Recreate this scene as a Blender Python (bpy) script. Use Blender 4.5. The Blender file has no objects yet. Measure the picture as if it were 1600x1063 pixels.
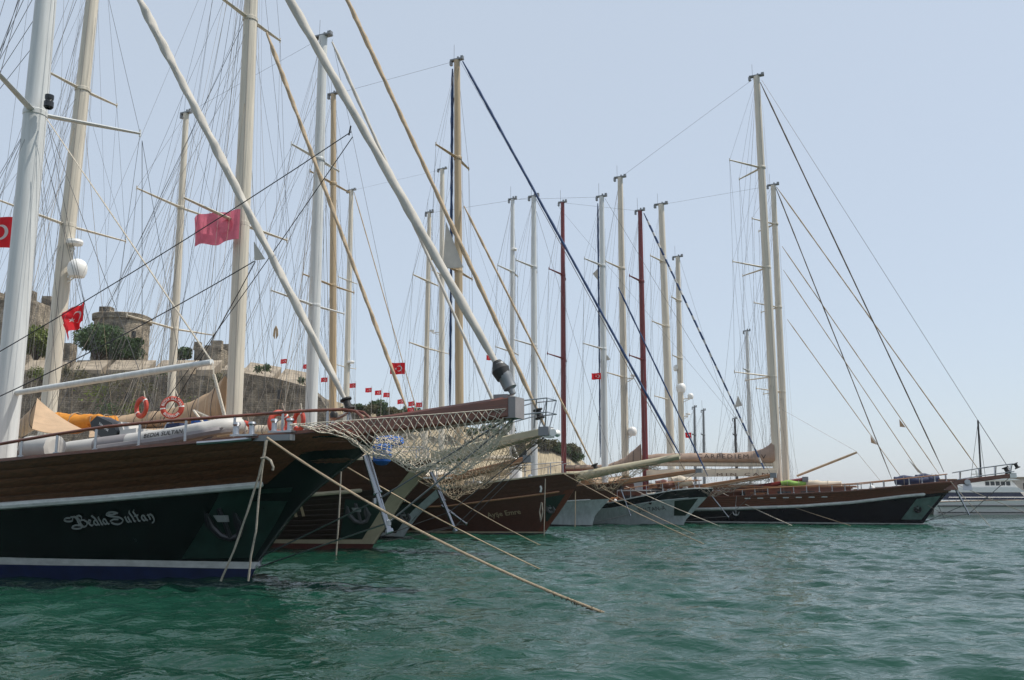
import bpy, math, random
import numpy as np
from mathutils import Vector, Matrix
random.seed(7); rng = np.random.default_rng(7)
S = bpy.context.scene
COL = S.collection
R = math.radians

# ---------------------------------------------------------------- camera, sky, sun, exposure
FPX, CX, CY, YH, EYE = 1360.0, 800.0, 531.5, 770.0, 1.9
PITCH = math.atan((YH - CY) / FPX)
cam_d = bpy.data.cameras.new('camera'); cam = bpy.data.objects.new('camera', cam_d); COL.objects.link(cam)
cam_d.sensor_width = 36; cam_d.lens = FPX / 1600 * 36; cam_d.clip_start = 0.1; cam_d.clip_end = 9000
cam.location = (0, 0, EYE); cam.rotation_euler = (math.pi / 2 + PITCH, 0, 0)
S.camera = cam

SUN_EL, SUN_AZ = R(60), R(90)          # azimuth clockwise from +Y: sun high behind the boats, to the right
W = bpy.data.worlds.new('World'); S.world = W; W.use_nodes = True
wn = W.node_tree.nodes; wl = W.node_tree.links
bg = wn['Background']; bg.inputs['Strength'].default_value = 0.15
sky = wn.new('ShaderNodeTexSky'); sky.sky_type = 'NISHITA'; sky.sun_disc = False
sky.sun_elevation = SUN_EL; sky.sun_rotation = SUN_AZ
sky.altitude = 0; sky.air_density = 1.0; sky.dust_density = 1.0; sky.ozone_density = 2.0
veil = wn.new('ShaderNodeMixRGB'); veil.inputs[0].default_value = 0.74; veil.inputs[2].default_value = (4.30, 4.84, 5.48, 1)   # even summer haze over the clear sky
wl.new(sky.outputs[0], veil.inputs[1]); wl.new(veil.outputs[0], bg.inputs['Color'])
sun_d = bpy.data.lights.new('sun', 'SUN'); sun = bpy.data.objects.new('sun', sun_d); COL.objects.link(sun)
sun_d.energy = 4.2; sun_d.angle = R(0.5); sun_d.color = (1.0, 0.95, 0.86)
sdir = Vector((math.sin(SUN_AZ) * math.cos(SUN_EL), math.cos(SUN_AZ) * math.cos(SUN_EL), math.sin(SUN_EL)))
sun.rotation_euler = (-sdir).to_track_quat('-Z', 'Y').to_euler(); sun.location = (-30, 0, 60)
S.view_settings.view_transform = 'Standard'; S.view_settings.look = 'None'
S.view_settings.gamma = 1; S.view_settings.exposure = 0.0; S.view_settings.use_curve_mapping = False
S.render.engine = 'CYCLES'
S.cycles.max_bounces = 6; S.cycles.transparent_max_bounces = 12

# ---------------------------------------------------------------- survey of the place: rays through measured points
FWD = np.array([0, math.cos(PITCH), math.sin(PITCH)]); UPV = np.array([0, -math.sin(PITCH), math.cos(PITCH)])
ORG = np.array([0, 0, EYE])
def ray(px, py):
    return FWD + (px - CX) / FPX * np.array([1., 0, 0]) + (CY - py) / FPX * UPV
def ground(px, py, z=0.0):
    d = ray(px, py); return ORG + d * ((z - EYE) / d[2])
def at(px, py, Y):
    d = ray(px, py); return ORG + d * (Y / d[1])

# ---------------------------------------------------------------- materials
MATS = {}
def mat(name, col, rough=0.5, metal=0.0, noise=0.0, nscale=8.0, bump=0.0, bscale=40.0, coat=0.0, stretch=None, col2=None, translucent=0.0, spec=None):
    m = bpy.data.materials.new(name); m.use_nodes = True
    nt = m.node_tree; n = nt.nodes; l = nt.links; p = n['Principled BSDF']
    p.inputs['Roughness'].default_value = rough; p.inputs['Metallic'].default_value = metal
    p.inputs['Coat Weight'].default_value = coat; p.inputs['Coat Roughness'].default_value = 0.12
    if spec is not None: p.inputs['Specular IOR Level'].default_value = spec
    p.inputs['Base Color'].default_value = (*col, 1)
    tc = n.new('ShaderNodeTexCoord'); mp = n.new('ShaderNodeMapping'); l.new(tc.outputs['Object'], mp.inputs['Vector'])
    if stretch: mp.inputs['Scale'].default_value = stretch
    if noise > 0:
        t = n.new('ShaderNodeTexNoise'); t.inputs['Scale'].default_value = nscale; t.inputs['Detail'].default_value = 6; t.inputs['Roughness'].default_value = 0.62
        l.new(mp.outputs[0], t.inputs['Vector'])
        r = n.new('ShaderNodeValToRGB'); r.color_ramp.elements[0].position = 0.3; r.color_ramp.elements[1].position = 0.7
        c2 = col2 if col2 else tuple(min(1, c * (1 + noise)) for c in col); c1 = tuple(c * (1 - noise) for c in col)
        r.color_ramp.elements[0].color = (*c1, 1); r.color_ramp.elements[1].color = (*c2, 1)
        l.new(t.outputs['Fac'], r.inputs['Fac']); l.new(r.outputs['Color'], p.inputs['Base Color'])
        rr = n.new('ShaderNodeMapRange'); rr.inputs['To Min'].default_value = max(0.02, rough - 0.1); rr.inputs['To Max'].default_value = min(1, rough + 0.14)
        l.new(t.outputs['Fac'], rr.inputs['Value']); l.new(rr.outputs[0], p.inputs['Roughness'])
    if bump > 0:
        t2 = n.new('ShaderNodeTexNoise'); t2.inputs['Scale'].default_value = bscale; t2.inputs['Detail'].default_value = 4
        l.new(mp.outputs[0], t2.inputs['Vector'])
        b = n.new('ShaderNodeBump'); b.inputs['Strength'].default_value = bump; b.inputs['Distance'].default_value = 0.02
        l.new(t2.outputs['Fac'], b.inputs['Height']); l.new(b.outputs['Normal'], p.inputs['Normal'])
    if translucent > 0:
        tr = n.new('ShaderNodeBsdfTranslucent'); mx = n.new('ShaderNodeMixShader'); mx.inputs[0].default_value = translucent
        if p.inputs['Base Color'].is_linked: l.new(p.inputs['Base Color'].links[0].from_socket, tr.inputs['Color'])
        else: tr.inputs['Color'].default_value = (*col, 1)
        o = n['Material Output']; l.new(p.outputs[0], mx.inputs[1]); l.new(tr.outputs[0], mx.inputs[2]); l.new(mx.outputs[0], o.inputs['Surface'])
    MATS[name] = m; return m

GR = (0.5, 6, 6)
mat('varnish', (0.105, 0.038, 0.017), 0.3, noise=0.5, nscale=4, coat=0.4, stretch=GR, bump=0.15, bscale=9)
mat('mahogany', (0.135, 0.040, 0.021), 0.3, noise=0.4, nscale=4, coat=0.3, stretch=GR)
mat('brown_paint', (0.085, 0.032, 0.020), 0.4, noise=0.3, nscale=3, stretch=GR)
mat('teak_light', (0.30, 0.14, 0.06), 0.4, noise=0.35, nscale=5, coat=0.2, stretch=GR)
mat('green_black', (0.005, 0.011, 0.010), 0.2, noise=0.6, nscale=1.4, coat=0.15, stretch=(3, 3, .35))
mat('navy_black', (0.005, 0.007, 0.014), 0.22, noise=0.35, nscale=1)
mat('dark_wood', (0.030, 0.018, 0.012), 0.42, noise=0.4, nscale=4, stretch=GR)
mat('guard_green', (0.012, 0.034, 0.026), 0.3, noise=0.35, nscale=2.5)
mat('guard_pale', (0.10, 0.17, 0.15), 0.35, noise=0.3, nscale=2.5)
mat('white_paint', (0.50, 0.52, 0.50), 0.4, noise=0.2, nscale=2.5, stretch=(1.5, 1.5, 3))
mat('white_hull', (0.42, 0.47, 0.47), 0.35, noise=0.2, nscale=1.6, stretch=(4, 4, .4))
mat('beige_paint', (0.42, 0.37, 0.25), 0.45, noise=0.12, nscale=3)
mat('blue_antifoul', (0.006, 0.016, 0.062), 0.55, noise=0.3, nscale=3)
mat('red_antifoul', (0.09, 0.022, 0.016), 0.6, noise=0.35, nscale=3)
mat('mast_white', (0.60, 0.61, 0.60), 0.4, noise=0.13, nscale=2, stretch=(5, 5, .25))
mat('mast_cream', (0.60, 0.545, 0.45), 0.42, noise=0.14, nscale=2, stretch=(5, 5, .25))
mat('mast_gold', (0.46, 0.345, 0.21), 0.4, noise=0.10, nscale=3, stretch=(4, 4, .3))
mat('mast_red', (0.16, 0.020, 0.022), 0.35, noise=0.15, nscale=3, stretch=(4, 4, .3))
mat('grey_metal', (0.22, 0.23, 0.24), 0.45, metal=0.4)
mat('dark_spar', (0.03, 0.03, 0.035), 0.5)
mat('steel', (0.42, 0.43, 0.45), 0.36, metal=1.0, noise=0.08, nscale=6)
mat('chrome', (0.30, 0.31, 0.33), 0.18, metal=1.0)
mat('wire', (0.10, 0.10, 0.105), 0.45, metal=0.3)
mat('wire_light', (0.34, 0.31, 0.27), 0.6)
mat('rope_tan', (0.34, 0.265, 0.18), 0.9, noise=0.35, nscale=30, bump=0.6, bscale=60)
mat('rope_white', (0.62, 0.55, 0.45), 0.9, noise=0.3, nscale=30)
mat('rope_grey', (0.30, 0.27, 0.22), 0.9, noise=0.35, nscale=25)
mat('rope_dark', (0.035, 0.035, 0.04), 0.8, noise=0.3, nscale=25)
mat('weed', (0.05, 0.030, 0.015), 0.9, noise=0.6, nscale=30)
mat('furl_white', (0.48, 0.45, 0.40), 0.75, noise=0.13, nscale=3, bump=0.5, bscale=9, stretch=(1, 1, .5))
mat('furl_tan', (0.42, 0.32, 0.21), 0.8, noise=0.22, nscale=5, bump=0.4, bscale=14)
mat('furl_dark', (0.13, 0.105, 0.085), 0.8, noise=0.25, nscale=6)
mat('furl_blue', (0.012, 0.045, 0.13), 0.7, noise=0.25, nscale=5)
mat('canvas_tan', (0.56, 0.40, 0.26), 0.8, noise=0.12, nscale=2.5, bump=0.35, bscale=5, translucent=0.25)
mat('canvas_taupe', (0.36, 0.26, 0.20), 0.8, noise=0.12, nscale=2.5, bump=0.35, bscale=4, translucent=0.15)
mat('canvas_cream', (0.66, 0.57, 0.45), 0.8, noise=0.08, nscale=2.5, bump=0.25, bscale=4, translucent=0.2)
mat('sail_cloth', (0.66, 0.63, 0.58), 0.8, noise=0.08, nscale=3, translucent=0.35)
mat('tarp_orange', (0.75, 0.30, 0.03), 0.55, noise=0.15, nscale=4, translucent=0.2)
mat('tarp_blue', (0.015, 0.10, 0.36), 0.6, noise=0.3, nscale=6, bump=0.4, bscale=8)
mat('tarp_green', (0.20, 0.36, 0.06), 0.6, noise=0.2, nscale=5)
mat('navy_cloth', (0.012, 0.022, 0.07), 0.7, noise=0.3, nscale=5)
mat('flag_red', (0.62, 0.012, 0.022), 0.75, noise=0.10, nscale=6, translucent=0.4)
mat('flag_backlit', (0.72, 0.19, 0.27), 0.75, noise=0.12, nscale=5, translucent=0.55)  # red cloth against the light: the backlit pink is painted into its colour
mat('flag_white', (0.80, 0.78, 0.76), 0.7, translucent=0.3)
mat('symbol_backlit', (0.95, 0.55, 0.60), 0.75, translucent=0.6)  # crescent and star, tinted pink to paint in the light coming through
mat('ring_orange', (0.44, 0.05, 0.026), 0.5, noise=0.12, nscale=8)
mat('white_plastic', (0.78, 0.77, 0.74), 0.35, noise=0.05, nscale=4)
mat('hypalon_white', (0.50, 0.48, 0.445), 0.5, noise=0.08, nscale=4)
mat('hypalon_grey', (0.24, 0.22, 0.22), 0.55, noise=0.12, nscale=4)
mat('motor_black', (0.02, 0.022, 0.026), 0.3)
mat('black_rubber', (0.018, 0.018, 0.018), 0.6)
mat('ink_dark', (0.025, 0.02, 0.02), 0.7)
mat('letter_silver', (0.26, 0.275, 0.27), 0.4, noise=0.08)
mat('letter_tan', (0.42, 0.33, 0.20), 0.6)
mat('letter_faint', (0.17, 0.11, 0.06), 0.6)
mat('glass_dark', (0.02, 0.028, 0.035), 0.06)
mat('glass_navy', (0.016, 0.028, 0.075), 0.12)
mat('deck_wood', (0.42, 0.29, 0.17), 0.6, noise=0.25, nscale=6, stretch=(.5, 8, 8))
mat('skin', (0.42, 0.22, 0.14), 0.55); mat('hair', (0.012, 0.009, 0.008), 0.5); mat('shirt_white', (0.72, 0.72, 0.70), 0.8); mat('trouser', (0.05, 0.06, 0.10), 0.8)
mat('bark', (0.09, 0.06, 0.04), 0.9, noise=0.4, nscale=8, bump=0.6, bscale=14)
mat('leaf_dark', (0.045, 0.088, 0.024), 0.6, noise=0.5, nscale=0.9, translucent=0.2)
mat('leaf_olive', (0.13, 0.165, 0.03), 0.6, noise=0.45, nscale=0.8, translucent=0.25)
mat('leaf_dry', (0.10, 0.095, 0.04), 0.7, noise=0.5, nscale=1.0, translucent=0.2)
mat('hill_soil', (0.30, 0.235, 0.15), 0.95, noise=0.45, nscale=0.18, bump=1.0, bscale=0.7, col2=(0.40, 0.33, 0.22))
mat('concrete', (0.42, 0.39, 0.35), 0.9, noise=0.2, nscale=1.2, bump=0.4, bscale=6)
mat('slab_stone', (0.29, 0.24, 0.18), 0.9, noise=0.42, nscale=0.9, bump=0.8, bscale=2.5)

def stone_mat(name, c1, c2, mortar, bw=0.75, bh=0.36):
    m = bpy.data.materials.new(name); m.use_nodes = True; nt = m.node_tree; n = nt.nodes; l = nt.links; p = n['Principled BSDF']
    p.inputs['Roughness'].default_value = 0.95; p.inputs['Specular IOR Level'].default_value = 0.15
    tc = n.new('ShaderNodeTexCoord')
    sp = n.new('ShaderNodeSeparateXYZ'); l.new(tc.outputs['Object'], sp.inputs[0])
    ad = n.new('ShaderNodeMath'); ad.operation = 'ADD'; l.new(sp.outputs['X'], ad.inputs[0]); l.new(sp.outputs['Y'], ad.inputs[1])
    cb = n.new('ShaderNodeCombineXYZ'); l.new(ad.outputs[0], cb.inputs['X']); l.new(sp.outputs['Z'], cb.inputs['Y'])
    wob = n.new('ShaderNodeTexNoise'); wob.inputs['Scale'].default_value = 1.7; l.new(tc.outputs['Object'], wob.inputs['Vector'])
    mixv = n.new('ShaderNodeVectorMath'); mixv.operation = 'MULTIPLY_ADD'; l.new(wob.outputs['Color'], mixv.inputs[0]); mixv.inputs[1].default_value = (.75, .45, 0); l.new(cb.outputs[0], mixv.inputs[2])
    br = n.new('ShaderNodeTexBrick'); br.inputs['Color1'].default_value = (*c1, 1); br.inputs['Color2'].default_value = (*c2, 1); br.inputs['Mortar'].default_value = (*mortar, 1)
    br.inputs['Scale'].default_value = 1; br.inputs['Brick Width'].default_value = bw; br.inputs['Row Height'].default_value = bh; br.inputs['Mortar Size'].default_value = 0.022; br.inputs['Mortar Smooth'].default_value = .6; br.inputs['Bias'].default_value = -.1
    l.new(mixv.outputs[0], br.inputs['Vector'])
    no = n.new('ShaderNodeTexNoise'); no.inputs['Scale'].default_value = 0.9; no.inputs['Detail'].default_value = 7; l.new(tc.outputs['Object'], no.inputs['Vector'])
    rp = n.new('ShaderNodeMapRange'); rp.inputs['From Min'].default_value = .3; rp.inputs['From Max'].default_value = .7; rp.inputs['To Min'].default_value = .38; rp.inputs['To Max'].default_value = 1.5; l.new(no.outputs['Fac'], rp.inputs['Value'])
    mu = n.new('ShaderNodeVectorMath'); mu.operation = 'SCALE'; l.new(br.outputs['Color'], mu.inputs[0]); l.new(rp.outputs[0], mu.inputs['Scale'])
    l.new(mu.outputs[0], p.inputs['Base Color'])
    bp = n.new('ShaderNodeBump'); bp.inputs['Strength'].default_value = 0.9; bp.inputs['Distance'].default_value = 0.12
    n2 = n.new('ShaderNodeTexNoise'); n2.inputs['Scale'].default_value = 3.5; n2.inputs['Detail'].default_value = 5; l.new(tc.outputs['Object'], n2.inputs['Vector'])
    sb = n.new('ShaderNodeMath'); sb.operation = 'SUBTRACT'; l.new(n2.outputs['Fac'], sb.inputs[0]); l.new(br.outputs['Fac'], sb.inputs[1])
    l.new(sb.outputs[0], bp.inputs['Height']); l.new(bp.outputs[0], p.inputs['Normal'])
    MATS[name] = m
stone_mat('stone_grey', (0.20, 0.17, 0.13), (0.13, 0.115, 0.095), (0.08, 0.07, 0.055), .5, .25)
stone_mat('stone_warm', (0.33, 0.28, 0.215), (0.21, 0.18, 0.14), (0.16, 0.13, 0.10), .5, .26)

def stripe_mat():
    m = bpy.data.materials.new('furl_stripe'); m.use_nodes = True; n = m.node_tree.nodes; l = m.node_tree.links; p = n['Principled BSDF']
    p.inputs['Roughness'].default_value = .7
    tc = n.new('ShaderNodeTexCoord'); w = n.new('ShaderNodeTexWave'); w.inputs['Scale'].default_value = 0.36; w.inputs['Distortion'].default_value = 1.2; w.inputs['Detail'].default_value = 1
    w.bands_direction = 'Z'; l.new(tc.outputs['Object'], w.inputs['Vector'])
    r = n.new('ShaderNodeValToRGB'); r.color_ramp.interpolation = 'CONSTANT'; r.color_ramp.elements[0].color = (.012, .045, .13, 1); r.color_ramp.elements[1].position = .72; r.color_ramp.elements[1].color = (.45, .44, .42, 1)
    l.new(w.outputs['Fac'], r.inputs[0]); l.new(r.outputs[0], p.inputs['Base Color']); MATS['furl_stripe'] = m
stripe_mat()

def water_mat():
    m = bpy.data.materials.new('sea_water'); m.use_nodes = True; n = m.node_tree.nodes; l = m.node_tree.links; p = n['Principled BSDF']
    p.inputs['Base Color'].default_value = (0.012, 0.060, 0.044, 1); p.inputs['Roughness'].default_value = 0.08; p.inputs['Specular IOR Level'].default_value = 0.36; p.inputs['IOR'].default_value = 1.333
    tc = n.new('ShaderNodeTexCoord')
    big = n.new('ShaderNodeTexNoise'); big.inputs['Scale'].default_value = 0.08; big.inputs['Detail'].default_value = 3; l.new(tc.outputs['Object'], big.inputs['Vector'])
    r = n.new('ShaderNodeValToRGB'); r.color_ramp.elements[0].position = .35; r.color_ramp.elements[1].position = .68
    r.color_ramp.elements[0].color = (0.0062, 0.034, 0.0215, 1); r.color_ramp.elements[1].color = (0.0100, 0.055, 0.038, 1)
    l.new(big.outputs['Fac'], r.inputs[0]); l.new(r.outputs[0], p.inputs['Base Color'])
    mp = n.new('ShaderNodeMapping'); mp.inputs['Scale'].default_value = (0.75, 1.25, 1); mp.inputs['Rotation'].default_value = (0, 0, .25); l.new(tc.outputs['Object'], mp.inputs['Vector'])
    a = n.new('ShaderNodeTexNoise'); a.inputs['Scale'].default_value = 1.5; a.inputs['Detail'].default_value = 3; a.inputs['Roughness'].default_value = .5; a.inputs['Distortion'].default_value = .5; l.new(mp.outputs[0], a.inputs['Vector'])
    b = n.new('ShaderNodeTexNoise'); b.inputs['Scale'].default_value = 5.5; b.inputs['Detail'].default_value = 2; b.inputs['Distortion'].default_value = .8; l.new(mp.outputs[0], b.inputs['Vector'])
    ad = n.new('ShaderNodeMath'); ad.operation = 'MULTIPLY_ADD'; l.new(b.outputs['Fac'], ad.inputs[0]); ad.inputs[1].default_value = .34; l.new(a.outputs['Fac'], ad.inputs[2])
    bp = n.new('ShaderNodeBump'); bp.inputs['Strength'].default_value = 1.0; bp.inputs['Distance'].default_value = 0.07
    l.new(ad.outputs[0], bp.inputs['Height']); l.new(bp.outputs[0], p.inputs['Normal'])
    MATS['sea_water'] = m
water_mat()

# ---------------------------------------------------------------- mesh and object helpers
class MB:
    def __init__(s): s.v = []; s.f = []
    def add(s, vs, fs):
        o = len(s.v); s.v += [tuple(map(float, p)) for p in vs]; s.f += [tuple(i + o for i in f) for f in fs]
    def grid(s, P, close_u=False, close_v=False):
        P = np.asarray(P, float); nu, nv = P.shape[:2]; fs = []
        for i in range(nu if close_u else nu - 1):
            for j in range(nv if close_v else nv - 1):
                i2, j2 = (i + 1) % nu, (j + 1) % nv
                fs.append((i * nv + j, i2 * nv + j, i2 * nv + j2, i * nv + j2))
        s.add(P.reshape(-1, 3), fs)
    def box(s, c, d, rz=0, ry=0, taper=1.0):
        M = Matrix.Rotation(rz, 3, 'Z') @ Matrix.Rotation(ry, 3, 'Y'); vs = []
        for z in (-.5, .5):
            k = taper if z > 0 else 1
            for x, y in ((-.5, -.5), (.5, -.5), (.5, .5), (-.5, .5)):
                q = M @ Vector((x * d[0] * k, y * d[1] * k, z * d[2])); vs.append((q[0] + c[0], q[1] + c[1], q[2] + c[2]))
        s.add(vs, [(3, 2, 1, 0), (4, 5, 6, 7), (0, 1, 5, 4), (1, 2, 6, 5), (2, 3, 7, 6), (3, 0, 4, 7)])
    def tube(s, pts, r, n=6, cap=True, helix=0.0, hk=6.0, sq=1.0):
        pts = [np.asarray(p, float) for p in pts]; N = len(pts)
        rs = r if hasattr(r, '__len__') else [r] * N
        ref = None; rows = []; L = 0
        for i in range(N):
            t = pts[min(i + 1, N - 1)] - pts[max(i - 1, 0)]; t = t / (np.linalg.norm(t) + 1e-9)
            if ref is None:
                ref = np.cross(t, [0, 0, 1]) if abs(t[2]) < .95 else np.cross(t, [0, 1, 0])
            a = ref - t * np.dot(ref, t); a /= np.linalg.norm(a) + 1e-9; ref = a; b = np.cross(t, a)
            if i: L += np.linalg.norm(pts[i] - pts[i - 1])
            ring = []
            for k in range(n):
                th = 2 * math.pi * k / n
                rr = rs[i] * (1 + helix * math.sin(2 * th + hk * L) + helix * .6 * math.sin(3 * th - 1.7 * hk * L))
                ring.append(pts[i] + a * math.cos(th) * rr + b * math.sin(th) * rr * sq)
            rows.append(ring)
        s.grid(rows, close_v=True)
        if cap:
            o = len(s.v) - N * n; s.f.append(tuple(o + k for k in range(n))[::-1]); s.f.append(tuple(o + (N - 1) * n + k for k in range(n)))
    def lathe(s, prof, c=(0, 0, 0), n=16, M=None):
        rows = []
        for r, z in prof:
            row = []
            for k in range(n):
                q = Vector((r * math.cos(2 * math.pi * k / n), r * math.sin(2 * math.pi * k / n), z))
                if M: q = M @ q
                row.append((q[0] + c[0], q[1] + c[1], q[2] + c[2]))
            rows.append(row)
        s.grid(rows, close_v=True)
    def prism(s, poly, f0, f1):
        """poly: list of 2d; f0,f1 map 2d -> 3d for the two faces"""
        n = len(poly); a = [f0(p) for p in poly]; b = [f1(p) for p in poly]
        s.add(a + b, [tuple(range(n))[::-1], tuple(range(n, 2 * n))] + [(i, (i + 1) % n, n + (i + 1) % n, n + i) for i in range(n)])

def mk(name, mb, m, parent=None, smooth=35, loc=None):
    me = bpy.data.meshes.new(name); me.from_pydata(mb.v, [], mb.f); me.update()
    if smooth:
        me.polygons.foreach_set('use_smooth', [True] * len(me.polygons))
        me.set_sharp_from_angle(angle=R(smooth))
    o = bpy.data.objects.new(name, me); COL.objects.link(o)
    me.materials.append(MATS[m] if isinstance(m, str) else m)
    if parent: o.parent = parent
    if loc is not None: o.location = loc
    return o
def tag(o, label=None, cat=None, group=None, kind=None):
    if label: o['label'] = label
    if cat: o['category'] = cat
    if group: o['group'] = group
    if kind: o['kind'] = kind
    return o
def empty(name, loc, rz=0):
    o = bpy.data.objects.new(name, None); COL.objects.link(o); o.location = loc; o.rotation_euler = (0, 0, rz); o.empty_display_size = .3; return o
def line_pts(a, b, n=2, sag=0.0):
    a = np.asarray(a, float); b = np.asarray(b, float)
    return [a + (b - a) * t + np.array([0, 0, -sag * 4 * t * (1 - t)]) for t in np.linspace(0, 1, n)]
def copy_tree(o, parent=None):
    c = o.copy(); COL.objects.link(c)
    if parent: c.parent = parent
    for ch in list(o.children): copy_tree(ch, c)
    return c

def text_mesh(txt, bold=0.0, shear=0.0, spacing=1.0):
    """flat letters as (verts, faces, width), cap height 1"""
    cu = bpy.data.curves.new('lettering', 'FONT'); cu.body = txt; cu.size = 1.0; cu.offset = bold; cu.shear = shear; cu.space_character = spacing; cu.resolution_u = 3
    ob = bpy.data.objects.new('lettering', cu); COL.objects.link(ob)
    dg = bpy.context.evaluated_depsgraph_get(); me = ob.evaluated_get(dg).to_mesh()
    vs = np.array([v.co[:2] for v in me.vertices]); fs = [tuple(p.vertices) for p in me.polygons]
    ob.evaluated_get(dg).to_mesh_clear(); bpy.data.objects.remove(ob); bpy.data.curves.remove(cu)
    vs[:, 0] -= vs[:, 0].min(); h = 0.70
    return vs / h, fs, vs[:, 0].max() / h

# ================================================================ SETTING: sea
def sea():
    xs = np.arange(-30, 54, 0.11); ys = np.arange(1.5, 68, 0.11)
    X, Y = np.meshgrid(xs, ys); Z = np.zeros_like(X); r = np.random.default_rng(3)
    for i in range(56):
        lam = 0.36 * (1.7 / 0.36) ** r.random(); k = 2 * math.pi / lam
        th = r.normal(1.35, 0.55); amp = 0.0054 * lam ** 0.95
        ph = r.random() * 6.28; arg = k * (X * math.cos(th) + Y * math.sin(th)) + ph
        Z += amp * (np.sin(arg) + .25 * np.sin(2 * arg + .6))
    edge = np.minimum.reduce([(X - xs[0]) / 4, (xs[-1] - X) / 4, (Y - ys[0]) / 1.0, (ys[-1] - Y) / 8]); Z *= np.clip(edge, 0, 1)
    ny, nx = X.shape
    V = np.stack([X, Y, Z], -1).reshape(-1, 3)
    idx = np.arange(nx * ny).reshape(ny, nx)
    Q = np.stack([idx[:-1, :-1], idx[:-1, 1:], idx[1:, 1:], idx[1:, :-1]], -1).reshape(-1, 4)
    n0 = len(V); B = 2500.0
    x0, x1, y0, y1 = xs[0], xs[-1], ys[0], ys[-1]
    O = np.array([(-B, -B, 0), (B, -B, 0), (B, B, 0), (-B, B, 0)]); V = np.vstack([V, O])
    me = bpy.data.meshes.new('sea')
    quads = [tuple(q) for q in Q.tolist()]
    bot = idx[0].tolist(); top = idx[-1].tolist(); lef = idx[:, 0].tolist(); rig = idx[:, -1].tolist()
    big = [tuple([n0, n0 + 1] + bot[::-1]), tuple([n0 + 1, n0 + 2] + rig[::-1]), tuple([n0 + 2, n0 + 3] + top), tuple([n0 + 3, n0] + lef)]
    big = [tuple(b) for b in big]
    me.from_pydata(V.tolist(), [], quads + big); me.update()
    me.polygons.foreach_set('use_smooth', [True] * len(me.polygons))
    o = bpy.data.objects.new('sea', me); COL.objects.link(o); me.materials.append(MATS['sea_water'])
    tag(o, 'rippled green harbour water in front of the moored boats', kind='structure')
sea()

# ================================================================ BOATS
TH = R(-23.5)
Hd = np.array([math.cos(TH), math.sin(TH), 0]); Nn = np.array([-math.sin(TH), math.cos(TH), 0])

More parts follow.
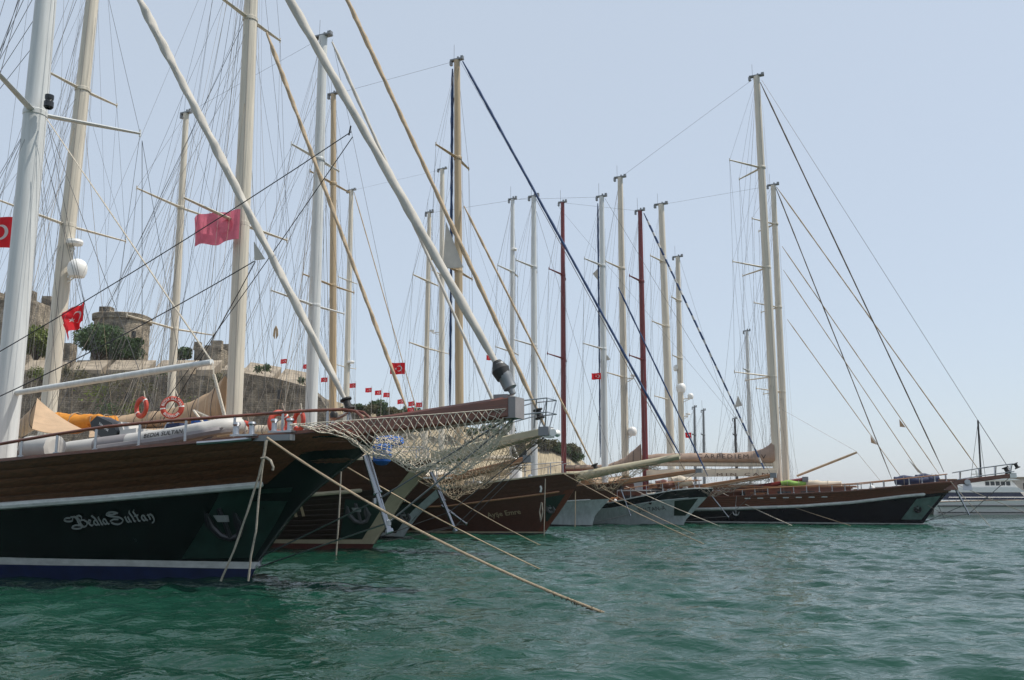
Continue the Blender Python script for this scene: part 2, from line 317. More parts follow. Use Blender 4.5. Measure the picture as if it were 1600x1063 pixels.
class Boat:
    def __init__(b, spec):
        b.sp = spec; b.P = ground(*spec['stem0']) if 'stem0' in spec else np.array([*spec['P'], 0.0])
        b.B = spec.get('B', 6.0); b.L = spec.get('L', 24.0); b.ent = spec.get('ent', 9.0)
        b.root = empty(spec.get('name', 'gulet'), b.P, TH)
        tag(b.root, spec['label'], spec.get('cat', 'sailing boat'), 'wooden sailing boats moored in a row')
        b.stem_s = np.array([-.35, 0]); b.stem_z = np.array([-.9, 0.0])
        st = [b.cp(*p) for p in spec['stem']]
        st = sorted([(z, s) for s, z in st if z > 0.02])
        b.stem_z = np.array([-.9, 0.0] + [q[0] for q in st]); b.stem_s = np.array([-.35, 0.0] + [q[1] for q in st])
        b.zb = b.stem_z[-1]
        b.lines = {k: b.fit(v) for k, v in spec['lines'].items()}
    # local <-> world
    def w2l(b, p):
        d = np.asarray(p) - b.P; return np.array([d @ Hd, d @ Nn, d[2]])
    def l2w(b, p): return b.P + Hd * p[0] + Nn * p[1] + np.array([0, 0, p[2]])
    def off(b, px, py, y=0.0):
        """point of the boat's local frame on the fore-and-aft plane y, seen at px,py"""
        d = ray(px, py); t = ((b.P - ORG) @ Nn + y) / (d @ Nn); return b.w2l(ORG + d * t)
    def cp(b, px, py): q = b.off(px, py); return q[0], q[2]
    def c3(b, px, py): s, z = b.cp(px, py); return np.array([s, 0, z])
    def stem(b, z): return float(np.interp(z, b.stem_z, b.stem_s)) if z < b.stem_z[-1] else float(b.stem_s[-1] + (z - b.stem_z[-1]) * .5)
    def hb(b, s, z):
        a = b.stem(z) - s; zf = min(max(z / b.zb, -.3), 1.15)
        if a <= 0: return 0.03
        Bz = b.B / 2 * (0.80 + 0.20 * zf); ent = b.ent * (1.15 - .28 * zf)
        u = min(a / ent, 1.0); f = (1 - (1 - u) ** 2.1) ** (1.0 - .14 * zf)
        ta = a - (b.L - 7)
        if ta > 0: f *= 1 - .42 * min(ta / 7, 1.1) ** 2
        return max(0.03, Bz * f)
    def hp(b, px, py):
        """point of the starboard hull side"""
        y = -1.0
        for i in range(40):
            q = b.off(px, py, y); y = .5 * y - .5 * b.hb(q[0], q[2])
        return q[0], q[2]
    def fit(b, pts):
        q = sorted(b.hp(*p) for p in pts); s = np.array([a[0] for a in q]); z = np.array([a[1] for a in q])
        sl = (z[1] - z[0]) / max(.3, s[1] - s[0]) if len(s) > 1 else 0
        sl = max(min(sl, .06), -.03)
        s = np.concatenate([[s[0] - 30, s[0] - 5], s]); z = np.concatenate([[z[0] - sl * 5, z[0] - sl * 3.5], z])
        return s, z
    def z(b, k, s):
        if isinstance(k, (int, float)): return float(k)
        if isinstance(k, tuple): return b.z(k[0], s) + k[1]
        S_, Z_ = b.lines[k]; return float(np.interp(s, S_, Z_))
    def strip(b, kA, kB, rows=3, out=0.0, groove=0, gd=.012, a0=0.0, a1=None, sides=(-1, 1), f0=0.0, f1=1.0):
        """band of hull between two height lines; groove = number of planks with recessed seams"""
        mb = MB(); a1 = a1 if a1 is not None else b.L
        As = a0 + (a1 - a0) * np.linspace(0, 1, 64) ** 1.8
        if groove:
            vr = []
            for i in range(groove): vr += [(i / groove, gd), ((i + .06) / groove, 0.0), ((i + .94) / groove, 0.0)]
            vr += [(1.0, gd)]
        else: vr = [(i / rows, 0.0) for i in range(rows + 1)]
        vr = [(f0 + (f1 - f0) * f, g) for f, g in vr]
        for sd in sides:
            P = []
            for a in As:
                row = []
                for f, g in vr:
                    s = -a
                    for _ in range(6):
                        z = b.z(kA, s) * (1 - f) + b.z(kB, s) * f; s = b.stem(z) - a
                    y = max(0.0 if a < 1e-6 else .01, (b.hb(s, z) if a > 1e-6 else 0.0) + out - g)
                    row.append((s + (out if a < 1e-6 else 0), sd * y, z))
                P.append(row if sd > 0 else row[::-1])
            mb.grid(P)
        return mb
    def part(b, name, mb, m, parent=None, **k): return mk(name, mb, m, parent or b.root, **k)
    def wire(b, name, a, c, r=.006, m='wire', n=2, sag=0.0, sides=4, parent=None):
        mb = MB(); mb.tube(line_pts(a, c, n, sag), r, sides); return b.part(name, mb, m, parent)

    # ---- hull
    def build_hull(b):
        sp = b.sp; c = sp['cols']; hull = None
        mb = b.strip(-.9, 'boot0', 3); hull = b.part('hull', mb, c['below'])
        ln = [('boot0', 'boot1', c['boot'], 'boot_stripe', 1, 0.006, 0)]
        ln.append(('boot1', 'rub', c['lower'], 'lower_hull', 6, 0.0, sp.get('lower_planks', 0)))
        for kA, kB, m, nm, rows, out, gr in ln:
            b.part(nm, b.strip(kA, kB, rows, out, gr, gd=.010), m, hull)
        # upper band, planked
        npl = sp.get('planks', 0)
        if npl:
            for i in range(npl):
                for sd in (-1, 1):
                    mb = MB(); g = .006
                    q = b.strip('rub', 'sheer', 1, 0.002 * ((i * 7) % 3), 1, gd=g, sides=(sd,), f0=i / npl, f1=(i + 1) / npl); b.part('plank', q, c['upper'], hull)
        else: b.part('bulwark', b.strip('rub', 'sheer', 4, 0.0, sp.get('upper_planks', 5), gd=.004), c['upper'], hull)
        # inner face of the bulwark
        b.part('inner_bulwark', b.strip(('sheer', -.75), 'sheer', 1, -.09, a0=.25), c.get('inner', c['upper']), hull)
        # transom
        mb = MB(); zs = np.linspace(-.9, b.z('sheer', -b.L), 6)
        P = [[(b.stem(z) - b.L, sd * b.hb(b.stem(z) - b.L, z), z) for sd in (-1, -.5, 0, .5, 1)] for z in zs]
        P = [[(p[0], b.hb(b.stem(z) - b.L, z) * f, z) for p, f in zip(r, (-1, -.5, 0, .5, 1))] for r, z in zip(P, zs)]
        mb.grid(P); b.part('transom', mb, c['lower'], hull)
        # rub rail: half round
        rr = sp.get('rub_r', .085); end = sp.get('rub_end', 0.9)
        for sd in (-1, 1):
            pts = []
            for a in end + (b.L - end) * np.linspace(0, 1, 60) ** 1.5:
                s = -a
                for _ in range(5): z = b.z('rub', s); s = b.stem(z) - a
                pts.append((s, sd * (b.hb(s, z) + rr * .25), z))
            r = [rr * .55] + [rr] * 59
            mb = MB(); mb.tube(pts, r, 8); b.part('rub_rail', mb, c['rub'])
        # cap rail
        for sd in (-1, 1):
            P = []
            for a in b.L * np.linspace(0, 1, 60) ** 1.5 + .02:
                s = -a
                for _ in range(4): s = b.stem(b.z('sheer', s)) - a
                z = b.z('sheer', s); y = b.hb(s, z); y0 = max(0, y - .17); y1 = y + .045
                row = [(s, sd * y1, z + .002), (s, sd * y1, z + .065), (s, sd * y0, z + .07), (s, sd * y0, z + .002)]
                P.append(row)
            mb = MB(); mb.grid(P, close_v=True); mb.f.append((3, 2, 1, 0)); k = len(mb.v); mb.f.append((k - 4, k - 3, k - 2, k - 1))
            b.part('cap_rail', mb, c['cap'])
        # deck
        P = []
        for a in np.linspace(.5, b.L, 40):
            s = b.stem(b.zb) - a; z = b.z('sheer', s) - sp.get('bul', .55); y = max(.02, b.hb(s, z) - .03)
            P.append([(s, y * f, z + .06 * (1 - f * f)) for f in np.linspace(-1, 1, 7)])
        mb = MB(); mb.grid(P); b.part('deck', mb, 'deck_wood')
        # stem band
        if 'stem_band' in sp:
            w, m, top = sp['stem_band']
            b.part('stem_band', b.strip('boot0' if top == 'all' else 'boot1', ('sheer', -.25 if top == 'all' else -.08), 8, .03 if top == 'all' else .012, a1=w), m, hull)
    def deckz(b, s): return b.z('sheer', s) - b.sp.get('bul', .55) + .05

    def patch(b, name, poly, m, parent=None, eps=.022, n=10):
        """plate that follows the starboard bow, outline given by seen corners (quad: bl, br, tr, tl)"""
        q = [np.array(b.hp(*p)) for p in poly]; mb = MB(); P = []
        for i in range(n + 1):
            row = []
            for j in range(n + 1):
                u, v = i / n, j / n
                s, z = (q[0] * (1 - u) + q[1] * u) * (1 - v) + (q[3] * (1 - u) + q[2] * u) * v
                row.append((s, -(b.hb(s, z) + eps), z))
            P.append(row)
        mb.grid(P); return b.part(name, mb, m, parent)
    def lettering(b, name, txt, p0, p1, m, eps=.045, bold=0.0, shear=0.0, scale=1.0, spacing=1.0, verts=None):
        s0, z0 = b.hp(*p0); s1, z1 = b.hp(*p1); L = math.hypot(s1 - s0, z1 - z0)
        if verts is None: vs, fs, w = text_mesh(txt, bold, shear, spacing)
        else: vs, fs, w = verts
        k = L / w; ux, uz = (s1 - s0) / L, (z1 - z0) / L; mb = MB(); V = []
        for i, (u, v) in enumerate(vs):
            s = s0 + ux * u * k - uz * v * k * scale; z = z0 + uz * u * k + ux * v * k * scale
            V.append((s, -(b.hb(s, z) + eps), z))
        mb.add(V, fs); o = b.part(name, mb, m, smooth=0)
        tag(o, 'lettering reading ' + txt if verts is None else None); return o

    # ---- spars and rig
    def mast(b, top, base, wpx, m, spreaders=(), groove=False, chain=True, cap=True, rich=1):
        T = b.c3(*top); Bp = b.c3(*base); ax = (T - Bp) / np.linalg.norm(T - Bp)
        dz = b.deckz(Bp[0]) - .1; foot = Bp + ax * ((dz - Bp[2]) / ax[2])
        d = np.linalg.norm(b.l2w(Bp) - ORG); r = wpx / 2 * d / FPX / 1.02
        n = 9; pts = [foot + (T - foot) * t for t in np.linspace(0, 1, n)]
        rs = [r * (1.04 - .26 * max(0, t - .45) / .55) for t in np.linspace(0, 1, n)]
        mb = MB(); mb.tube(pts, rs, 18); o = b.part('mast', mb, m)
        if groove:
            mb = MB(); mb.tube([p + np.array([q * .55, -q * .80, 0]) for p, q in zip(pts, rs)], .022, 6); b.part('sail_track', mb, 'wire_light', o)
        if cap:
            mb = MB(); mb.box(T + np.array([0, 0, .05]), (r * 3.6, r * 1.2, .08)); mb.box(T + np.array([r * 1.5, 0, .13]), (r * .7, r * .8, .16)); mb.box(T + np.array([-r * 1.7, 0, -.1]), (r * .6, r * .8, .24))
            mb.tube([T + np.array([-r, .05, .1]), T + np.array([-r, .05, 1.0])], .012, 4); mb.lathe([(.0, 0), (.06, 0), (.06, .12), (.0, .16)], T + np.array([r * .3, 0, .09]), 8)
            b.part('masthead', mb, 'grey_metal', o)
        mb = MB(); mb.lathe([(r * 1.35, 0), (r * 1.35, .16), (r * 1.05, .26)], foot + np.array([0, 0, .06]), 18); b.part('mast_collar', mb, 'steel', o)
        tips = []
        for (py, w, swp) in spreaders:
            # height on the mast where it is seen
            best = min(np.linspace(0, 1, 400), key=lambda t: abs(b.proj(foot + (T - foot) * t)[1] - py))
            root = foot + (T - foot) * best; tp = []
            for sd in (-1, 1):
                tip = root + np.array([-swp * w, sd * w, .06 * w]); mb = MB()
                mb.tube(line_pts(root, tip, 4), [.11, .10, .085, .06], 8, sq=.5); mb.tube([tip + np.array([0, 0, -.1]), tip + np.array([0, 0, .12])], .03, 6)
                b.part('spreader', mb, m, o); tp.append(tip)
            mb = MB(); mb.lathe([(r * 1.02, -.09), (r * 1.07, -.07), (r * 1.07, .07), (r * 1.02, .09)], root, 14); b.part('spreader_band', mb, m, o)
            tips.append((root, tp))
        info = dict(T=T, foot=foot, r=r, tips=tips, o=o)
        if chain: b.shrouds(info, rich)
        return info
    def proj(b, l):
        p = b.l2w(l) - ORG; f = p @ FWD; return CX + FPX * p[0] / f, CY - FPX * (p @ UPV) / f
    def shrouds(b, M, rich=1):
        T, foot = M['T'], M['foot']; s0 = foot[0]
        for sd in (-1, 1):
            def cpl(ds):
                s = s0 + ds; z = b.z('sheer', s); return np.array([s, sd * (b.hb(s, z) - .03), z + .05])
            path = [T] + [tp[0 if sd < 0 else 1] for _, tp in M['tips'][::1]]
            path += [cpl(-.5)]
            for i in range(len(path) - 1): b.wire('shroud', path[i], path[i + 1], .0075)
            for k, (rt, tp) in enumerate(M['tips']):
                nxt = M['tips'][k + 1][1][0 if sd < 0 else 1] if k + 1 < len(M['tips']) else None
                b.wire('shroud', rt, nxt if nxt is not None else cpl(-1.1), .0065)
                if nxt is not None: b.wire('shroud', tp[0 if sd < 0 else 1], cpl(-.8 - .2 * k), .006)
            if M['tips']:
                rt = M['tips'][-1][0]; b.wire('shroud', rt, cpl(.7), .0065); b.wire('shroud', rt, cpl(-1.7), .0065)
            b.wire('backstay', T, cpl(-3.6), .0065)
            b.wire('halyard', T + np.array([0, sd * .2, -.2]), cpl(-2.3), .005, 'wire_light')
            if rich > 1:
                for j in range(9):
                    f = .45 + .5 * random.random(); q = foot + (T - foot) * f; ds = random.uniform(-7.5, 1.5)
                    b.wire('running_line', q, cpl(ds), random.choice([.006, .008, .011]), random.choice(['wire_light', 'rope_tan', 'wire_light', 'wire']), 7, random.choice([0, .05, .15, .35]))
                for j in range(4):
                    f = .55 + .11 * j; q = foot + (T - foot) * f
                    b.wire('running_stay', q, cpl(-4.2 - 1.3 * j - .6 * random.random()), .006, random.choice(['wire', 'wire_light', 'wire']))
                    b.wire('flag_halyard', T * (.9 - .1 * j) + foot * (.1 + .1 * j) + np.array([-.3, sd * .3, 0]), foot + np.array([-.4 - .5 * j, sd * (.9 + .2 * j), .6]), .0045, 'wire_light')
        for k in range(3 + 2 * rich):
            a = 2.1 * k; q = foot + (T - foot) * (.72 + .27 * random.random())
            b.wire('halyard', q + np.array([math.cos(a), math.sin(a), 0]) * M['r'] * 1.1, foot + np.array([math.cos(a) * M['r'] * (2 + k * .35), math.sin(a) * M['r'] * (2 + k * .3), .5]), .0045, 'wire_light' if k % 2 else 'wire')
    def stay(b, name, p, q, r, m, helix=0.0, taper=True, sag=0.0, y=0.0):
        """stay or rolled sail between two seen points of the centre plane"""
        A = b.c3(*p) if len(p) == 2 else np.array(p); C = b.c3(*q) if len(q) == 2 else np.array(q)
        n = 110 if helix else 6; pts = line_pts(A, C, n, sag)
        t = np.linspace(0, 1, n); rs = [r * (min(1, .45 + 9 * x) * min(1, .5 + 9 * (1 - x)) if taper and helix else 1) for x in t]
        if helix: rs = [q_ * (1.12 - .34 * x) * (1 + .06 * math.sin(17 * x) + .05 * math.sin(41 * x + 1)) for q_, x in zip(rs, t)]
        mb = MB(); mb.tube(pts, rs, 14 if helix else 6, helix=helix * 1.5, hk=5)
        return b.part(name, mb, m)
    def drum(b, p, r, m='black_rubber', parent=None, axis=None):
        c = b.c3(*p); ax = Vector(axis) if axis is not None else Vector((.45, 0, -1)); M = ax.to_track_quat('Z', 'Y').to_matrix()
        mb = MB(); mb.lathe([(0, -r), (r, -r), (r, -.75 * r), (.6 * r, -.6 * r), (.6 * r, .5 * r), (r, .7 * r), (r, r), (0, r)], c, 14, M); return b.part('furling_drum', mb, m, parent)
    def bowsprit(b, root, tip, m, w0=.55, w1=.4, cap='grey_metal', round_=False):
        """root/tip = (px, py_top, py_bottom)"""
        a0, a1 = b.c3(root[0], root[1]), b.c3(root[0], root[2]); t0, t1 = b.c3(tip[0], tip[1]), b.c3(tip[0], tip[2]); mb = MB()
        c0, c1 = (a0 + a1) / 2, (t0 + t1) / 2; h0, h1 = (a0 - a1)[2] / 2, (t0 - t1)[2] / 2
        P = []
        for t in np.linspace(0, 1, 12):
            c = c0 + (c1 - c0) * t; h = h0 + (h1 - h0) * t; w = (w0 + (w1 - w0) * t) / 2
            if round_: P.append([c + np.array([0, w * math.cos(k * math.pi / 6), h * math.sin(k * math.pi / 6)]) for k in range(12)])
            else:
                e = .22 * h; P.append([c + np.array(q) for q in ((0, -w, -h + e), (0, -w, h - e), (0, -w + e, h), (0, w - e, h), (0, w, h - e), (0, w, -h + e), (0, w - e, -h), (0, -w + e, -h))])
        mb.grid(P, close_v=True); n = len(P[0]); k = len(mb.v); mb.f.append(tuple(range(n))); mb.f.append(tuple(range(k - n, k))[::-1])
        o = b.part('bowsprit', mb, m)
        if cap:
            mb = MB(); mb.box(c1 + np.array([.02, 0, 0]), (.34, w1 + .06, 2 * h1 + .06)); b.part('bowsprit_cap', mb, cap, o)
        return c0, c1, o
    def net(b, edge0, w0, tip, low, cells, ncross=10, r=.009, m='rope_white', w1=.25, rim=True):
        """hanging safety net: edges run from the bow rails to the tip, belly follows the low line"""
        e0 = b.c3(*edge0); t = b.c3(*tip); lo = [b.c3(*p) for p in low]
        ls = np.array([p[0] for p in lo]); lz = np.array([p[2] for p in lo]); o = np.argsort(ls); ls, lz = ls[o], lz[o]
        def pt(u, w):
            s = e0[0] + (t[0] - e0[0]) * u; ze = e0[2] + (t[2] - e0[2]) * u; half = (w0 * (1 - u) ** 1.2 + w1 * (1 - (1 - u) ** 1.2))
            zl = min(ze, float(np.interp(s, ls, lz)))
            k = 1 - abs(w) ** 2.2
            hsh = math.sin(round(u * 2 * cells) * 12.9898 + round(w * ncross) * 78.233) * 43758.5453; j1 = hsh - math.floor(hsh) - .5; hsh = math.sin(round(u * 2 * cells) * 39.346 + round(w * ncross) * 11.135) * 24634.6345; j2 = hsh - math.floor(hsh) - .5
            k2 = (.05 * math.sin(23 * u + 5 * w) + .04 * math.sin(51 * u - 9 * w)) * k; cell = abs(t[0] - e0[0]) / cells
            kk = min(1, 4 * k); return np.array([s + j1 * .55 * cell * kk, w * half * (1 + .25 * k) + .03 * j2, ze + (zl - ze) * k + k2 + j2 * .45 * cell * kk])
        mb = MB(); W = 2.0
        for sg in (-1, 1):
            for i in range(-ncross, cells + 1):
                pts = []
                for j in range(ncross * 2 + 1):
                    w = -1 + j / ncross; u = (i + (j / 2 if sg > 0 else (2 * ncross - j) / 2)) / cells
                    if -1e-6 <= u <= 1 + 1e-6: pts.append(pt(min(max(u, 0), 1), w))
                if len(pts) > 1: mb.tube(pts, r * random.uniform(.85, 1.2), 4, cap=False)
        if rim:
            for w in (-1, 1): mb.tube([pt(u, w) for u in np.linspace(0, 1, 24)], r * 1.15, 5)
            mb.tube([pt(0, w) for w in np.linspace(-1, 1, 24)], r * 2.0, 5)
        return b.part('safety_net', mb, m)
    def cover(b, name, top, bot, thick, m, n=24, ties=0, y=0.0, tie_m='rope_dark'):
        """rolled sail in a canvas cover along a boom; top and bottom lines as seen"""
        T = [b.off(*p, y) for p in top]; B_ = [b.off(*p, y) for p in bot]
        def samp(L): s = np.array([p[0] for p in L]); z = np.array([p[2] for p in L]); o = np.argsort(s); return s[o], z[o]
        ts, tz = samp(T); bs, bz = samp(B_); lo, hi = max(ts[0], bs[0]), min(ts[-1], bs[-1]); P = []; mb = MB(); nt = MB()
        for i, s in enumerate(np.linspace(lo, hi, n)):
            zt = np.interp(s, ts, tz) + .02 * math.sin(i * 2.3); zb = np.interp(s, bs, bz); c = (zt + zb) / 2; h = (zt - zb) / 2
            th = min(thick, h * 1.6) * (1 + .08 * math.sin(1.9 * i))
            P.append([(s, y + th * math.cos(k * math.pi / 8) * (1 - .35 * math.sin(k * math.pi / 8)), c + h * math.sin(k * math.pi / 8)) for k in range(16)])
        mb.grid(P, close_v=True); k = len(mb.v); mb.f.append(tuple(range(16))); mb.f.append(tuple(range(k - 16, k))[::-1])
        o = b.part(name, mb, m)
        for j in range(ties):
            i = int((j + .5) * n / ties); ring = [np.array(P[i][k % 16]) for k in range(17)]; c = np.mean(ring[:16], 0)
            mb = MB(); mb.tube([c + (q - c) * 1.03 for q in ring], .016, 4); b.part('tie', mb, tie_m, o)
        return o, P
    def boom(b, p, q, r, m, name='boom', y0=0.0, y1=0.0):
        A = b.off(*p, y0); C = b.off(*q, y1); mb = MB(); mb.tube(line_pts(A, C, 6), [r * .9, r, r, r, r, r * .85], 12); return b.part(name, mb, m)
    def handrail(b, pts, m='mahogany', r=.035, posts=(), post_m='steel', inset=.10, curl=False):
        """top rail above the starboard cap rail, given by seen points; the same to port"""
        loc = [b.off(*p, -max(.15, b.hb(*[b.hp(*p)[0], b.zb * .98]) - inset)) for p in pts]
        for sd in (1, -1):
            q = [np.array([p[0], p[1] * sd, p[2]]) for p in loc]
            mb = MB(); mb.tube(q, r, 8); o = b.part('handrail', mb, m)
            for px in posts:
                # find s whose rail point is seen at px
                ss = np.array([p[0] for p in loc]); xs = np.array([b.proj(p)[0] for p in loc]); od = np.argsort(xs)
                s = float(np.interp(px, xs[od], ss[od])); od = np.argsort(ss); y = float(np.interp(s, ss[od], np.array([p[1] for p in loc])[od])); z = float(np.interp(s, ss[od], np.array([p[2] for p in loc])[od]))
                mb = MB(); zb = b.z('sheer', s) + .06; mb.tube([(s, y * sd, zb), (s, y * sd, z)], .028, 8); mb.lathe([(.06, 0), (.06, .025), (.03, .04)], (s, y * sd, zb), 10); b.part('stanchion', mb, post_m)
    def striker(b, p, q, r=.05):
        A = b.c3(*p); C = b.c3(*q); mb = MB(); mid = A + (C - A) * .5
        mb.tube([A, mid], r * 1.1, 12); mb.tube([mid, C], r * .8, 12); mb.tube([mid - (C - A) * .01, mid + (C - A) * .01], r * 1.35, 12); mb.tube([C - (C - A) * .02, C + (C - A) * .02], r * 1.2, 10); return b.part('dolphin_striker', mb, 'chrome')
    def cabin(b, s0, s1, w, h, wm='teak_light', rm='white_paint', nwin=4, zo=0.0):
        zd = b.deckz((s0 + s1) / 2) + zo - .05; mb = MB(); L = s1 - s0
        mb.prism([(s0, 0), (s1, 0), (s1 - .35, h), (s0 + .1, h)], lambda p: (p[0], -w / 2, zd + p[1]), lambda p: (p[0], w / 2, zd + p[1]))
        o = b.part('deckhouse', mb, wm, smooth=0)
        mb = MB(); mb.box(((s0 + s1) / 2 - .1, 0, zd + h + .045), (L + .2, w + .3, .085)); b.part('roof', mb, rm, o)
        for sd in (-1, 1):
            for i in range(nwin):
                c = s0 + .5 + (L - 1.2) * (i + .5) / nwin; ww = (L - 1.2) / nwin * .68
                mb = MB(); mb.box((c, sd * (w / 2 + .012), zd + h * .6), (ww, .03, h * .42)); f = b.part('window', mb, 'varnish', o)
                mb = MB(); mb.box((c, sd * (w / 2 + .031), zd + h * .6), (ww * .86, .012, h * .34)); b.part('window_pane', mb, 'glass_dark', o)
        return o
    def hatch(b, s, y, d, m='teak_light'):
        z = b.deckz(s); mb = MB(); mb.box((s, y, z + d[2] / 2), d, taper=.92); o = b.part('hatch', mb, m)
        mb = MB(); mb.box((s, y, z + d[2] + .03), (d[0] * .96, d[1] * .96, .05)); b.part('hatch_lid', mb, 'white_paint', o)
    def windlass(b, s):
        z = b.deckz(s); mb = MB(); mb.box((s, 0, z + .2), (.5, .5, .4), taper=.8); M = Matrix.Rotation(math.pi / 2, 3, 'X')
        mb.lathe([(0, -.5), (.16, -.5), (.16, -.42), (.1, -.36), (.1, .36), (.16, .42), (.16, .5), (0, .5)], (s, 0, z + .48), 12, M); b.part('windlass', mb, 'steel')
    def bitts(b, s, sd):
        z = b.z('sheer', s) + .07; y = sd * (b.hb(s, z) - .1); mb = MB()
        mb.box((s, y, z + .02), (.6, .16, .04))
        for k in (-.2, .2): mb.lathe([(.07, 0), (.055, .04), (.055, .18), (.085, .22), (.07, .26), (0, .27)], (s + k, y, z + .03), 12)
        b.part('mooring_bitts', mb, 'steel')
    def radome(b, px, py, rpx, mast, flat=False, m='white_plastic'):
        c = b.c3(px, py); d = np.linalg.norm(b.l2w(c) - ORG); r = rpx * d / FPX
        mb = MB()
        if flat: mb.lathe([(0, -.35 * r), (.9 * r, -.3 * r), (r, 0), (.9 * r, .3 * r), (0, .4 * r)], c, 16)
        else: mb.lathe([(0, -r), (.75 * r, -.98 * r), (.95 * r, -.5 * r), (r, 0), (.93 * r, .4 * r), (.7 * r, .75 * r), (.35 * r, .95 * r), (0, r)], c, 18)
        b.part('radome', mb, m, mast['o'])
        # bracket to mast
        f = (c[2] - mast['foot'][2] - r * .9) / (mast['T'][2] - mast['foot'][2]); q = mast['foot'] + (mast['T'] - mast['foot']) * f
        mb = MB(); mb.tube([q, c + np.array([0, 0, -.8 * r])], .06, 6); mb.tube([q + np.array([0, 0, -.35]), c + np.array([0, 0, -.9 * r])], .03, 6); b.part('radome_bracket', mb, m, mast['o'])
    def anchor(b, px, py, sc, m='grey_metal'):
        s, z = b.hp(px, py); mb = MB()
        def W(u, v, e=.07): ss, zz = s + u * sc, z + v * sc; return (ss, -(b.hb(ss, zz) + e), zz)
        mb.tube([W(0, .55), W(0, 0), W(0, -.5)], .05 * sc + .02, 8)
        for k in (-1, 1):
            mb.tube([W(0, -.5), W(.28 * k, -.38), W(.45 * k, -.05), W(.42 * k, .38)], [.06, .07, .08, .03], 8)
            mb.add([W(.28 * k, -.3, .1), W(.62 * k, -.05, .1), W(.42 * k, .5, .1), W(.3 * k, .1, .12)], [(0, 1, 2, 3)])
        o = b.part('anchor', mb, m)
        mb = MB(); mb.add([W(-.14, .1, .14), W(.14, .1, .14), W(.19, .33, .14), W(-.19, .33, .14), W(-.14, .1, .06), W(.14, .1, .06), W(.19, .33, .06), W(-.19, .33, .06)], [(0, 1, 2, 3), (0, 4, 5, 1), (1, 5, 6, 2), (2, 6, 7, 3), (3, 7, 4, 0)]); b.part('anchor_crown', mb, 'letter_silver', o)

def fit_out(b, s0, s1, seed, aw=None, z_aw=2.15):
    g = np.random.default_rng(seed)
    for k in range(int((s1 - s0) / 1.1)):
        s = s0 + 1.1 * k + g.uniform(0, .5); z = b.deckz(s); y = -g.uniform(.1, max(.15, b.hb(s, z - .1) - .8)); c = g.random()
        if c < .35:
            mb = MB(); mb.box((s, y, z + .5), (g.uniform(.7, 1.0), .65, .14), g.normal(0, .1)); o = b.part('sun_mattress', mb, g.choice(['canvas_cream', 'navy_cloth', 'canvas_tan', 'brown_paint'])); mb = MB()
            for a in (-.3, .3): mb.box((s + a, y, z + .21), (.08, .5, .44))
            b.part('mattress_stand', mb, 'teak_light', o)
        elif c < .6:
            mb = MB(); mb.tube([(s + (.24 + .02 * math.sin(3 * a)) * math.cos(a), y + .24 * math.sin(a), z + .45 + .012 * a) for a in np.linspace(0, 20, 60)], .03, 5); b.part('rope_coil', mb, g.choice(['rope_white', 'rope_tan', 'rope_grey']))
            mb = MB(); mb.box((s, y, z + .2), (.6, .6, .42), taper=.9); b.part('deck_chest', mb, g.choice(['teak_light', 'mahogany']))
        elif c < .8:
            mb = MB(); mb.box((s, y, z + .34), (g.uniform(.7, 1.2), .5, .6), taper=.9); o = b.part('deck_chest', mb, g.choice(['teak_light', 'mahogany', 'white_paint'])); mb = MB(); mb.box((s, y, z + .67), (1.0, .55, .05)); b.part('chest_lid', mb, 'teak_light', o)
        else:
            mb = MB(); r_ = g.uniform(.14, .22); mb.lathe([(0, 0), (r_, .05), (r_ * 1.05, .4), (r_ * .6, .62), (0, .68)], (s, y, z + .1), 12); b.part('vent_cowl', mb, g.choice(['white_plastic', 'steel']))
    if aw:
        m, a0, a1 = aw; w = b.B * .42; P = []
        for i, s in enumerate(np.linspace(a0, a1, 15)): P.append([np.array([s, y, b.deckz(s) + z_aw - .13 * abs(y) ** 1.4 - .10 * math.sin(i / 14 * 3 * math.pi) ** 2]) for y in np.linspace(-w, w, 9)])
        mb = MB(); mb.grid(P); mb.grid([[p + np.array([0, 0, -.015]) for p in r] for r in P]); o = b.part('awning', mb, m)
        for s in (a0, (a0 + a1) / 2, a1):
            for sd in (-1, 1): mb = MB(); mb.tube([(s, sd * w * .98, b.deckz(s)), (s, sd * w * .98, b.deckz(s) + z_aw - .13 * w ** 1.4 - .02)], .022, 5); b.part('awning_pole', mb, 'steel', o)
def clew(b, pts, m='sail_cloth'):
    mb = MB(); q = [b.c3(*p) for p in pts]
    mb.prism(list(range(len(q))), lambda i: q[i] + np.array([0, -.012, 0]), lambda i: q[i] + np.array([0, .012, 0])); b.part('sail_clew', mb, m, smooth=0)

